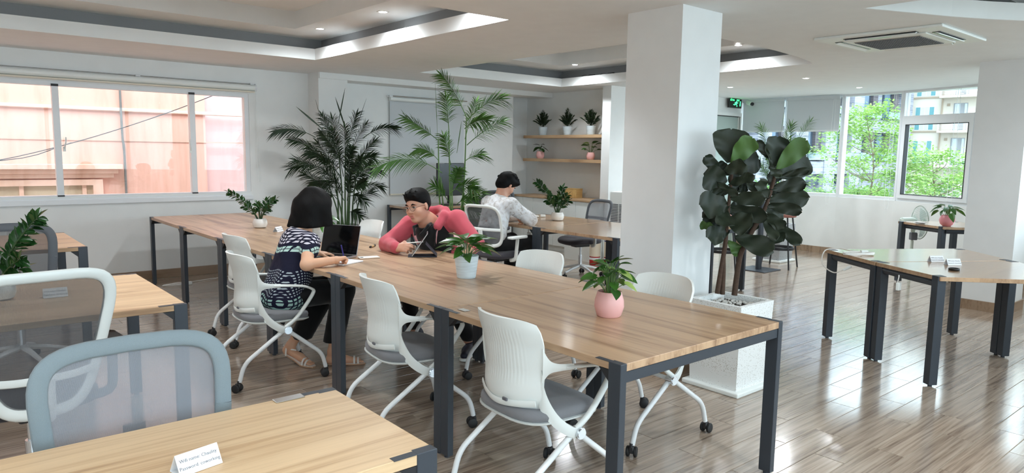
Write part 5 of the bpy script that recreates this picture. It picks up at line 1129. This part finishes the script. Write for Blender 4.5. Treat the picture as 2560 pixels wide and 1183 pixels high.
def face_bits(parent, base, c, Rm, s=1.0, look=0.0, brow=.006):
    T = lambda p: tuple(np.array(c)+Rm@(np.array(p)*s)-np.array(base))
    def el(p, r, m, nm):
        v, f = ell((0,0,0),tuple(q*s for q in r),14,10); part(nm, ([tuple(np.array(T(p))+Rm@np.array(q)) for q in v], f), m, parent, True)
    for y in (-.031,.031):
        el((.0795,y,.004),(.010,.0145,.0075),M['eye_white'],'eye'); el((.087,y+look,.0035),(.0035,.0062,.0062),M['eye_dark'],'iris')
        part('eyebrow', tube([T((.090,y*.55,.024)),T((.091,y,.029)),T((.080,y*1.55,.023))],[.003,brow*.8,.0015],6,[.004,brow,.002]), M['hair'], parent, True)
        part('eyelid', tube([T((.0895,y*.6,.007)),T((.0905,y,.0115)),T((.0835,y*1.45,.007))],.0022,5), M['eye_dark'], parent, True)
    el((.0905,0,-.0575),(.0045,.020,.0042),M['lip'],'lip'); el((.0885,0,-.0695),(.0050,.017,.0055),M['lip'],'lip')
def hand_prims(w, d, pn, side, curls, s=1.0, thumb=(.9,.35,.1)):
    """w wrist, d finger direction, pn palm normal (outwards from palm), side = direction of the thumb; curls per finger in degrees"""
    w = np.array(w,float); d = unit(d); pn = unit(np.array(pn)-np.array(pn)@d*d); sd = unit(np.array(side)-np.array(side)@d*d-(np.array(side)@pn)*pn); out = []
    offs = (.027,.009,-.009,-.026); lens = (.070,.078,.072,.056)
    for o, l, c in zip(offs, lens, curls):
        kn = w+d*(.082-.010*abs(o-.005)/.03)*s+sd*o*s; out.append(('c',w+sd*o*.55*s,kn,.015*s,.0115*s,.015)); p = kn; a = math.radians(c)*.55; 
        for q, (f, r) in enumerate(((.45,.0092),(.31,.0083),(.24,.0076))):
            v = d*math.cos(a)+pn*math.sin(a); e = p+v*l*f*s; out.append(('c',p,e,r*s*1.05,r*s,.005)); p = e; a += math.radians(c)*(.9 if q == 0 else .7)
    b = w+d*.02*s+sd*.020*s; t1 = b+unit(sd*thumb[0]+d*.6+pn*thumb[1])*.042*s; t2 = t1+unit(d*.9+sd*thumb[2]+pn*.35)*.032*s; t3 = t2+unit(d*.95-sd*.15+pn*.3)*.024*s
    out += [('c',b,t1,.015*s,.0115*s,.012),('c',t1,t2,.0105*s,.0095*s,.006),('c',t2,t3,.0095*s,.008*s,.005)]
    return out
M['eye_white'] = mat('eye_white', (.78,.76,.74), .25); M['eye_dark'] = mat('eye_iris', (.012,.009,.008), .15); M['lip'] = mat('lip_skin', lin(176,104,98), .45)
def blouse_mat():
    m = mat('navy_patterned_blouse', lin(22,22,44), .75, spec=.2); t = NT(m); o = t.obj(); x,y,z = t.sep(o)
    # bands follow the torso height with a gentle wave
    wz = t.math('ADD', z, t.math('MULTIPLY', t.math('SINE', t.math('MULTIPLY', t.math('ADD', x, y), 26.)), .012))
    def cells(sx, sz, gap):
        a = t.math('ABSOLUTE', t.math('SUBTRACT', t.math('FRACT', t.math('MULTIPLY', t.math('ADD', y, t.math('MULTIPLY', x, .9)), sx)), .5)); b = t.math('ABSOLUTE', t.math('SUBTRACT', t.math('FRACT', t.math('MULTIPLY', wz, sz)), .5))
        return t.math('MULTIPLY', t.math('LESS_THAN', a, gap), t.math('LESS_THAN', b, gap))
    def band(lo, hi): return t.math('MULTIPLY', t.math('GREATER_THAN', wz, lo), t.math('LESS_THAN', wz, hi))
    top = t.math('MULTIPLY', band(.885,1.1), cells(34.,44.,.30)); mint = t.math('MULTIPLY', band(.825,.872), cells(38.,46.,.39)); low = t.math('MULTIPLY', band(.56,.715), cells(52.,56.,.23)); hem = t.math('MULTIPLY', band(.44,.545), cells(30.,36.,.33))
    c = t.mix(top, lin(22,22,44), lin(206,202,212)); c = t.mix(mint, c, lin(182,210,202)); c = t.mix(low, c, lin(176,186,192)); c = t.mix(hem, c, lin(158,190,182)); t.out('Base Color', c); t.bump(t.noise(o, 18., 3), .01, .4); return m
M['blouse'] = blouse_mat(); M['sandal'] = mat('white_sandal_strap', (.78,.74,.70), .5); M['sole'] = mat('tan_sole', lin(190,150,120), .6)

# ---- woman writing
def woman():
    B = (1.80,4.56,0); t = thing('person', 'woman in a navy patterned blouse with a black bob, writing', 'person', B)
    hc = np.array((2.085,4.585,1.118)); Rm = frame((.80,-.22,-.62)); nk = (1.985,4.575,.93)
    sR, eR, wR = (1.972,4.425,.895), (1.885,4.285,.772), (2.062,4.225,.797); sL, eL, wL = (1.975,4.705,.895), (2.02,4.775,.79), (2.095,4.60,.795)
    pr = head_prims(hc, Rm, .97, nk)
    pr += [('c',nk,(1.95,4.565,.82),.060,.075,.04),('c',(1.95,4.565,.82),(1.87,4.56,.58),.075,.085,.05)]
    for s,e,w in ((sR,eR,wR),(sL,eL,wL)):
        pr += [('c',(1.96,4.565,.90),s,.05,.050,.04),('c',s,e,.047,.037,.02),('c',e,w,.038,.024,.02)]
    pr += hand_prims(wR,(.90,.42,.02),(.1,-.25,-.9),(.25,.9,.15),(62,78,88,92),.92,(.6,.5,-.2)); pr += hand_prims(wL,(.95,-.02,-.10),(.1,0,-1),(0,-1,0),(18,16,18,22),.92)
    for hip,kn,an in (((1.86,4.485,.535),(2.235,4.47,.525),(2.16,4.50,.10)),((1.86,4.635,.535),(2.20,4.64,.52),(1.955,4.735,.125))):
        pr += [('c',hip,kn,.08,.055,.03),('c',kn,an,.05,.032,.03)]
    pr += [('c',(2.16,4.50,.10),(2.15,4.505,.045),.032,.030,.02),('c',(2.15,4.505,.040),(2.24,4.455,.040),.030,.027,.02),('c',(2.24,4.455,.036),(2.315,4.415,.026),.028,.020,.015),
           ('c',(1.955,4.735,.125),(1.94,4.765,.088),.032,.029,.02),('c',(1.94,4.765,.085),(1.99,4.65,.055),.028,.027,.02),('c',(1.99,4.65,.05),(2.015,4.575,.028),.026,.022,.015)]
    for k in range(5):
        o = -.02+.010*k; pr.append(('c',(2.305+o*.45,4.418+o*.9,.026),(2.342-.004*k+o*.45,4.398+o*.9+.002*k,.022),.0095-.0006*k,.009-.0006*k,.005)); pr.append(('c',(2.012+o,4.578+o*.2,.028),(2.026+o,4.535+.004*k,.022),.0095-.0006*k,.009-.0006*k,.005))
    body_part('body', pr, M['skin_w'], t, B, .0048)
    face_bits(t, B, hc, Rm, .97)
    # hair: bob falling straight down
    T = lambda p: hc+Rm@np.array(p)
    hp = [('e',T((-.02,0,.045)),(.112,.100,.090),Rm,.03),('e',hc+np.array((-.035,0,.0)),(.118,.122,.105),None,.04),('c',hc+np.array((-.04,-.055,.0)),hc+np.array((-.055,-.075,-.115)),.072,.068,.04),('c',hc+np.array((-.04,.055,.0)),hc+np.array((-.06,.075,-.115)),.072,.068,.04),('c',hc+np.array((-.06,0,.0)),hc+np.array((-.105,.0,-.11)),.078,.060,.04),
          ('c',hc+np.array((.03,-.085,.0)),hc+np.array((.045,-.095,-.115)),.045,.04,.04),('c',hc+np.array((.03,.085,.0)),hc+np.array((.04,.09,-.11)),.045,.04,.04),
          ('c',hc+np.array((-.10,.03,-.06)),hc+np.array((-.165,.055,-.125)),.05,.012,.04),
          ('-e',T((.095,0,-.06)),(.075,.060,.115),Rm,.02)]
    body_part('hair', hp, M['hair'], t, B, .005, cuts=(((.05,0,-1),-(hc[2]-.128)+.05*hc[0]),), noise=.0025)
    # blouse and trousers
    bl = [('c',(1.955,4.57,.905),(1.93,4.565,.80),.098,.118,.05),('c',(1.945,4.50,.86),(1.90,4.50,.68),.092,.102,.05),('c',(1.945,4.635,.86),(1.90,4.635,.68),.092,.102,.05),('c',(1.90,4.50,.68),(1.83,4.495,.53),.104,.118,.05),('c',(1.90,4.635,.68),(1.83,4.635,.53),.104,.118,.05),
          ('c',sR,(1.945,4.375,.85),.062,.063,.03),('c',sL,(1.985,4.735,.86),.062,.060,.03),('c',(1.955,4.57,.905),sR,.07,.062,.04),('c',(1.955,4.57,.905),sL,.07,.062,.04),('e',(1.83,4.565,.505),(.135,.185,.06),None,.05),('c',(1.985,4.575,.93),(2.0,4.575,.955),.07,.058,.03)]
    body_part('blouse', bl, M['blouse'], t, B, .0062, cuts=(((.35,0,.94),.35*2.0+.94*.962),), noise=.0022)
    tr = [('e',(1.84,4.56,.535),(.12,.165,.07),None,.04)]
    for hip,kn,an,low in (((1.87,4.485,.545),(2.235,4.47,.535),(2.17,4.50,.17),.072),((1.87,4.635,.545),(2.20,4.64,.53),(2.03,4.70,.21),.074)): tr += [('c',hip,kn,.098,.080,.04),('c',kn,an,.078,low,.03)]
    body_part('trousers', tr, M['black_cloth'], t, B, .0075, cuts=(((0,0,-1),-.17),), noise=.002)
    # sandals
    for heel,ball,toe in (((2.135,4.515),(2.25,4.452),(2.36,4.392)),((1.932,4.785),(1.99,4.64),(2.03,4.515))):
        z0 = .06 if heel[0] < 2.05 else .006; hv, bv, tv = (np.array((*q,0)) for q in (heel,ball,toe)); d = unit(tv-hv); n = np.array((-d[1],d[0],0)); G = []
        for i,f in enumerate(np.linspace(0,1,9)):
            p = (hv*(1-f)**2+2*f*(1-f)*bv+tv*f*f); w = np.interp(f,[0,.1,.4,.7,.9,1],[.016,.028,.028,.038,.032,.014]); z = z0*(1-min(1,f*1.6))+.007
            G.append([p+n*w*u+np.array((0,0,z)) for u in (-1,0,1)])
        G = np.array(G)-np.array(B); sn = part('sandal', sheet(G,.010), M['sole'], t, True); part('trim', sheet(G+np.array((0,0,.0062)),.002), M['sandal'], sn)
        def strap(f, hh, wd=.032): 
            p = hv*(1-f)+tv*f-np.array(B); zz = z0*(1-min(1,f*1.6)); return tube([p+n*wd*math.cos(a)+np.array((0,0,zz+.012+hh*math.sin(a))) for a in np.linspace(0,math.pi,12)],.0035,6,.008,up=tuple(d))
        part('strap', join(strap(.80,.036,.034),strap(.70,.045,.034)), M['sandal'], sn, True)
        part('ankle_strap', join(strap(.16,.085,.036), tube([hv*(.6)+tv*.4-np.array(B)+np.array((0,0,z0*.4+.075)), hv*.85+tv*.15-np.array(B)+n*-.03+np.array((0,0,z0*.8+.06)), hv-np.array(B)-d*.012+np.array((0,0,z0+.055))],.003,6,.005)), M['sandal'], sn, True)
    pen = thing('pen', 'blue ballpoint pen in the woman\'s right hand', 'pen', (2.150,4.283,.770)); part('barrel', rod((.006,.004,.004),(-.03,-.02,.115),.0042,8), mat('blue_pen', lin(36,40,130), .3), pen, True); part('tip', rod((.006,.004,.004),(.010,.007,-.009),.002,6), M['chrome'], pen)
woman()

# ---- man in the pink hoodie
def man():
    B = (3.26,4.68,0); t = thing('person', 'man in glasses and a pink hoodie leaning over the desk', 'person', B)
    hc = np.array((2.908,4.566,1.095)); Rm = frame((-.92,-.34,-.14), roll=math.radians(8)); nk = (3.02,4.59,.965)
    sR, eR, wR = (2.965,4.755,.93), (2.725,4.705,.803), (2.672,4.467,.800); sL, eL, wL = (3.185,4.435,.985), (3.215,4.225,.825), (3.085,4.115,.795)
    pr = head_prims(hc, Rm, 1.02, nk); ch = (3.09,4.61,.86); pv = (3.27,4.68,.55)
    pr += [('c',nk,ch,.07,.12,.05),('c',ch,pv,.125,.13,.06)]
    for s,e,w in ((sR,eR,wR),(sL,eL,wL)): pr += [('c',ch,s,.06,.055,.04),('c',s,e,.052,.042,.02),('c',e,w,.042,.027,.02)]
    pr += hand_prims(wR,(.20,-.93,.18),(.75,.1,-.5),(-.35,.05,.9),(38,46,60,70),1.0,(.9,.3,-.5)); pr += hand_prims(wL,(-.75,-.4,-.1),(0,0,-1),(-.4,.8,0),(25,28,30,32),1.0)
    for hip,kn,an in (((3.25,4.765,.53),(2.90,4.72,.52),(2.95,4.70,.11)),((3.25,4.60,.53),(2.98,4.36,.52),(3.10,4.16,.11))): pr += [('c',hip,kn,.085,.06,.03),('c',kn,an,.055,.04,.03)]
    body_part('body', pr, M['skin_m'], t, B, .0048); face_bits(t, B, hc, Rm, 1.02, look=.003, brow=.0065)
    T = lambda p: hc+Rm@(np.array(p)*1.02)
    hp = [('e',T((-.022,0,.052)),(.103,.088,.090),Rm,.03),('e',T((.028,0,.088)),(.066,.072,.044),Rm,.03),('e',T((-.058,0,.005)),(.052,.074,.05),Rm,.03)]
    for k in range(40):
        a = random.Random(k); u = a.uniform(-.06,.06); v = a.uniform(-.06,.08); p = np.array((v,u,.125-abs(v-.02)*.35-abs(u)*.25)); hp.append(('c',T(p-np.array((.012,0,.02))),T(p+np.array((.02,a.uniform(-.01,.01),a.uniform(.004,.022)))),.011,.003,.007))
    n1 = Rm@np.array((.62,0,-.78)); n2 = Rm@np.array((1.,0,0)); 
    body_part('hair', hp, M['hair'], t, B, .005, cuts=((n1, float(n1@T((.078,0,.058)))),), noise=.002)
    sb = [('e',T((-.028,.066,-.005)),(.026,.012,.040),Rm,.01),('e',T((-.028,-.066,-.005)),(.026,.012,.040),Rm,.01),('e',T((-.07,0,-.025)),(.025,.05,.04),Rm,.02)]
    body_part('short_sides', sb, M['hair'], t, B, .005)
    # glasses
    g = [];
    for y in (-.033,.033): g.append(tube([T((.1055-.004*math.cos(a)**2,y+.024*math.cos(a),.000+.0195*math.sin(a))) - np.array(B) for a in np.linspace(0,2*math.pi,25)],.0014,5)); g.append(tube([T((.100,y*1.72,.004))-np.array(B),T((.06,y*2.35,.006))-np.array(B),T((-.005,y*2.40,.004))-np.array(B)],.0015,5))
    g.append(tube([T((.1075,-.010,.004))-np.array(B),T((.110,0,.007))-np.array(B),T((.1075,.010,.004))-np.array(B)],.0013,5)); part('glasses', join(*g), mat('thin_metal_frame', lin(150,120,110), .25, .9), t, True)
    for y in (-.033,.033): part('lens', ([tuple(T((.1050,y+.0235*math.cos(a),.019*math.sin(a)))-np.array(B)) for a in np.linspace(0,2*math.pi,24,endpoint=False)],[tuple(range(24))]), M['glass'], t)
    # tee, hoodie, trousers, shoes
    te = [('c',(3.04,4.60,.93),ch,.078,.128,.05),('c',(3.07,4.58,.88),(3.20,4.66,.60),.135,.135,.06)]
    ncut = Rm@np.array((-.1,0,1.))
    body_part('tee', te, M['black_tee'], t, B, .0065, cuts=(((-.50,-.05,.86),-.50*2.985-.05*4.58+.86*.945),), noise=.0015)
    col = [('c',T((-.085,.045,-.145)),T((.005,.068,-.155)),.014,.012,.01),('c',T((-.085,-.045,-.145)),T((.005,-.068,-.155)),.014,.012,.01),('c',T((-.085,.045,-.145)),T((-.085,-.045,-.145)),.014,.014,.01),('c',T((.005,.068,-.155)),T((.065,.025,-.205)),.012,.008,.01),('c',T((.005,-.068,-.155)),T((.065,-.025,-.205)),.012,.008,.01)]
    body_part('collar', col, M['black_tee'], t, B, .005)
    HOOD = [(2.98,4.70,.93),(3.025,4.72,1.0),(3.10,4.70,1.04),(3.15,4.62,1.055),(3.14,4.53,1.05),(3.085,4.468,1.02),(3.02,4.455,.945)]
    ho = [('c',ch,(3.22,4.66,.62),.142,.150,.06),('c',(3.10,4.60,.925),sR,.085,.076,.05),('c',(3.10,4.60,.925),sL,.085,.076,.05),('c',sR,eR,.078,.062,.03),('c',eR,(2.674,4.495,.801),.062,.043,.025),('c',sL,eL,.078,.060,.03),('c',eL,(3.10,4.125,.797),.060,.042,.025),('c',(2.674,4.495,.801),(2.673,4.48,.801),.044,.042,.01),
          *[('c',p,q,.034,.034,.02) for p,q in zip(HOOD,HOOD[1:])],
          # open front: carve the chest clear
          ('-e',(2.955,4.565,.86),(.12,.095,.20),frame((-.86,-.18,-.48)),.02),('-e',(3.02,4.60,1.00),(.085,.085,.09),None,.02)]
    body_part('hoodie', ho, M['hoodie'], t, B, .0062, cuts=(((0,0,-1),-.60),), noise=.0022)
    li = []
    for pts in ([(2.985,4.685,.955),(2.945,4.665,.90),(2.94,4.645,.84),(2.965,4.63,.78)],[(3.065,4.475,.985),(3.02,4.465,.92),(3.015,4.475,.85),(3.03,4.50,.79)]): li.append(tube([np.array(p)-np.array(B) for p in crom(pts,5)],.018,8,.006,up=(1,0,0)))
    part('lining', join(*li), M['hoodie_in'], t, True)
    zp = [tube([np.array(p)-np.array(B) for p in crom(pts,5)],.0045,6) for pts in ([(2.970,4.715,.95),(2.93,4.692,.90),(2.925,4.668,.84),(2.955,4.65,.77)],[(3.05,4.452,.985),(3.0,4.442,.92),(2.995,4.455,.85),(3.01,4.485,.79)])]; part('zip', join(*zp), M['black_tee'], t, True)
    tr = [('e',(3.27,4.68,.54),(.14,.175,.075),None,.04)]
    for hip,kn,an in (((3.25,4.765,.54),(2.90,4.72,.53),(2.95,4.70,.14)),((3.25,4.60,.54),(2.98,4.36,.53),(3.10,4.16,.14))): tr += [('c',hip,kn,.098,.075,.04),('c',kn,an,.072,.058,.03)]
    body_part('trousers', tr, M['black_cloth'], t, B, .008, cuts=(((0,0,-1),-.10),), noise=.002)
    for a,b in (((2.97,4.70),(2.78,4.69)),((3.12,4.15),(2.96,4.02))):
        A, D = np.array((*a,0.)), unit(np.array((b[0]-a[0],b[1]-a[1],0.))); P = lambda f,z: A+D*f+np.array((0,0,z))
        sh = body_part('shoe', [('c',P(-.02,.075),P(-.03,.05),.042,.044,.02),('c',P(-.02,.05),P(.10,.045),.044,.040,.03),('c',P(.10,.045),P(.20,.035),.040,.030,.03)], M['navy'], t, B, .006, cuts=(((0,0,-1),-.012),))
        body_part('shoe_sole', [('c',P(-.035,.012),P(.21,.012),.043,.036,.01)], M['white_pl'], t, B, .006, cuts=(((0,0,-1),-.001),((0,0,1),.024)))
    sty = thing('stylus', 'white stylus held between the man\'s fingers', 'stylus', (2.712,4.377,.845)); part('barrel', rod((-.012,.045,-.006),(.075,-.075,.012),.0045,8), M['white_pl'], sty, True); part('tip', rod((.075,-.075,.012),(.081,-.083,.013),.0022,6), M['grey_pl'], sty)
man()

# ---- young man bent over the far desk, seen from behind
def man2():
    B = (4.60,5.74,0); t = thing('person', 'person in a white marbled shirt bent over the far desk', 'person', B)
    hc = np.array((4.815,5.795,1.165)); Rm = frame((.80,-.05,-.60)); nk = (4.72,5.79,1.02); ch = (4.66,5.78,.88); pv = (4.55,5.74,.57)
    sR, eR, wR = (4.72,5.615,.965), (4.955,5.555,.805), (5.03,5.75,.80); sL, eL, wL = (4.70,5.965,.965), (4.93,6.05,.805), (5.05,5.86,.80)
    pr = head_prims(hc, Rm, .98, nk)+[('c',nk,ch,.062,.11,.05),('c',ch,pv,.115,.125,.06)]
    for s,e,w in ((sR,eR,wR),(sL,eL,wL)): pr += [('c',ch,s,.055,.052,.04),('c',s,e,.047,.04,.02),('c',e,w,.04,.026,.02)]
    pr += hand_prims(wR,(.35,.9,-.05),(0,0,-1),(1,-.3,0),(30,34,36,40),.95); pr += hand_prims(wL,(.5,-.8,-.05),(0,0,-1),(-1,-.4,0),(30,34,36,40),.95)
    for hip,kn,an in (((4.58,5.655,.545),(5.0,5.60,.55),(4.98,5.60,.10)),((4.58,5.83,.545),(4.98,5.90,.55),(4.95,5.90,.10))): pr += [('c',hip,kn,.08,.058,.03),('c',kn,an,.054,.038,.03),('c',an,(an[0]+.12,an[1],.04),.038,.034,.02)]
    body_part('body', pr, M['skin_m'], t, B, .0058); face_bits(t, B, hc, Rm, .98)
    T = lambda p: hc+Rm@np.array(p)
    hp = [('e',T((-.025,0,.045)),(.108,.092,.095),Rm,.03),('e',T((-.065,0,-.02)),(.062,.082,.07),Rm,.03),('e',T((.045,0,.075)),(.065,.078,.05),Rm,.03)]
    for k in range(30):
        a = random.Random(k+50); u = a.uniform(-.075,.075); v = a.uniform(-.11,.09); z = .115*math.sqrt(max(.05,1-(v/.125)**2-(u/.105)**2))+.02; p = np.array((v,u,z)); hp.append(('e',T(p),(.02,.018,.016),None,.012))
    n1 = Rm@np.array((.70,0,-.71)); body_part('hair', hp, M['hair'], t, B, .0055, cuts=((n1, float(n1@T((.06,0,.02)))),), noise=.002)
    sh = [('c',(4.70,5.79,.985),ch,.085,.13,.05),('c',(4.66,5.71,.90),(4.56,5.69,.62),.105,.125,.05),('c',(4.66,5.85,.90),(4.56,5.80,.62),.105,.125,.05),('c',(4.69,5.79,.97),sR,.085,.075,.04),('c',(4.69,5.79,.97),sL,.085,.075,.04),('c',sR,eR,.078,.066,.03),('c',eR,(5.015,5.71,.802),.066,.046,.025),('c',sL,eL,.078,.064,.03),('c',eL,(5.03,5.89,.802),.064,.045,.025),('c',(4.70,5.79,1.0),(4.725,5.79,1.035),.075,.066,.02)]
    body_part('shirt', sh, M['wshirt'], t, B, .0068, cuts=(((0,0,-1),-.575),((.45,0,.9),.45*4.74+.9*1.052)), noise=.005)
    tr = [('e',(4.56,5.745,.565),(.13,.17,.075),None,.04)]
    for hip,kn,an in (((4.58,5.655,.555),(5.0,5.60,.555),(4.98,5.60,.12)),((4.58,5.83,.555),(4.98,5.90,.555),(4.95,5.90,.12))): tr += [('c',hip,kn,.098,.078,.04),('c',kn,an,.074,.06,.03)]
    body_part('trousers', tr, M['black_cloth'], t, B, .008, cuts=(((0,0,-1),-.09),), noise=.002)
    for y in (5.60,5.90): body_part('shoe', [('c',(4.97,y,.045),(5.14,y,.035),.045,.034,.02),('c',(4.97,y,.07),(4.97,y,.05),.04,.042,.02)], M['black_cloth'], t, B, .007, cuts=(((0,0,-1),-.001),))
man2()
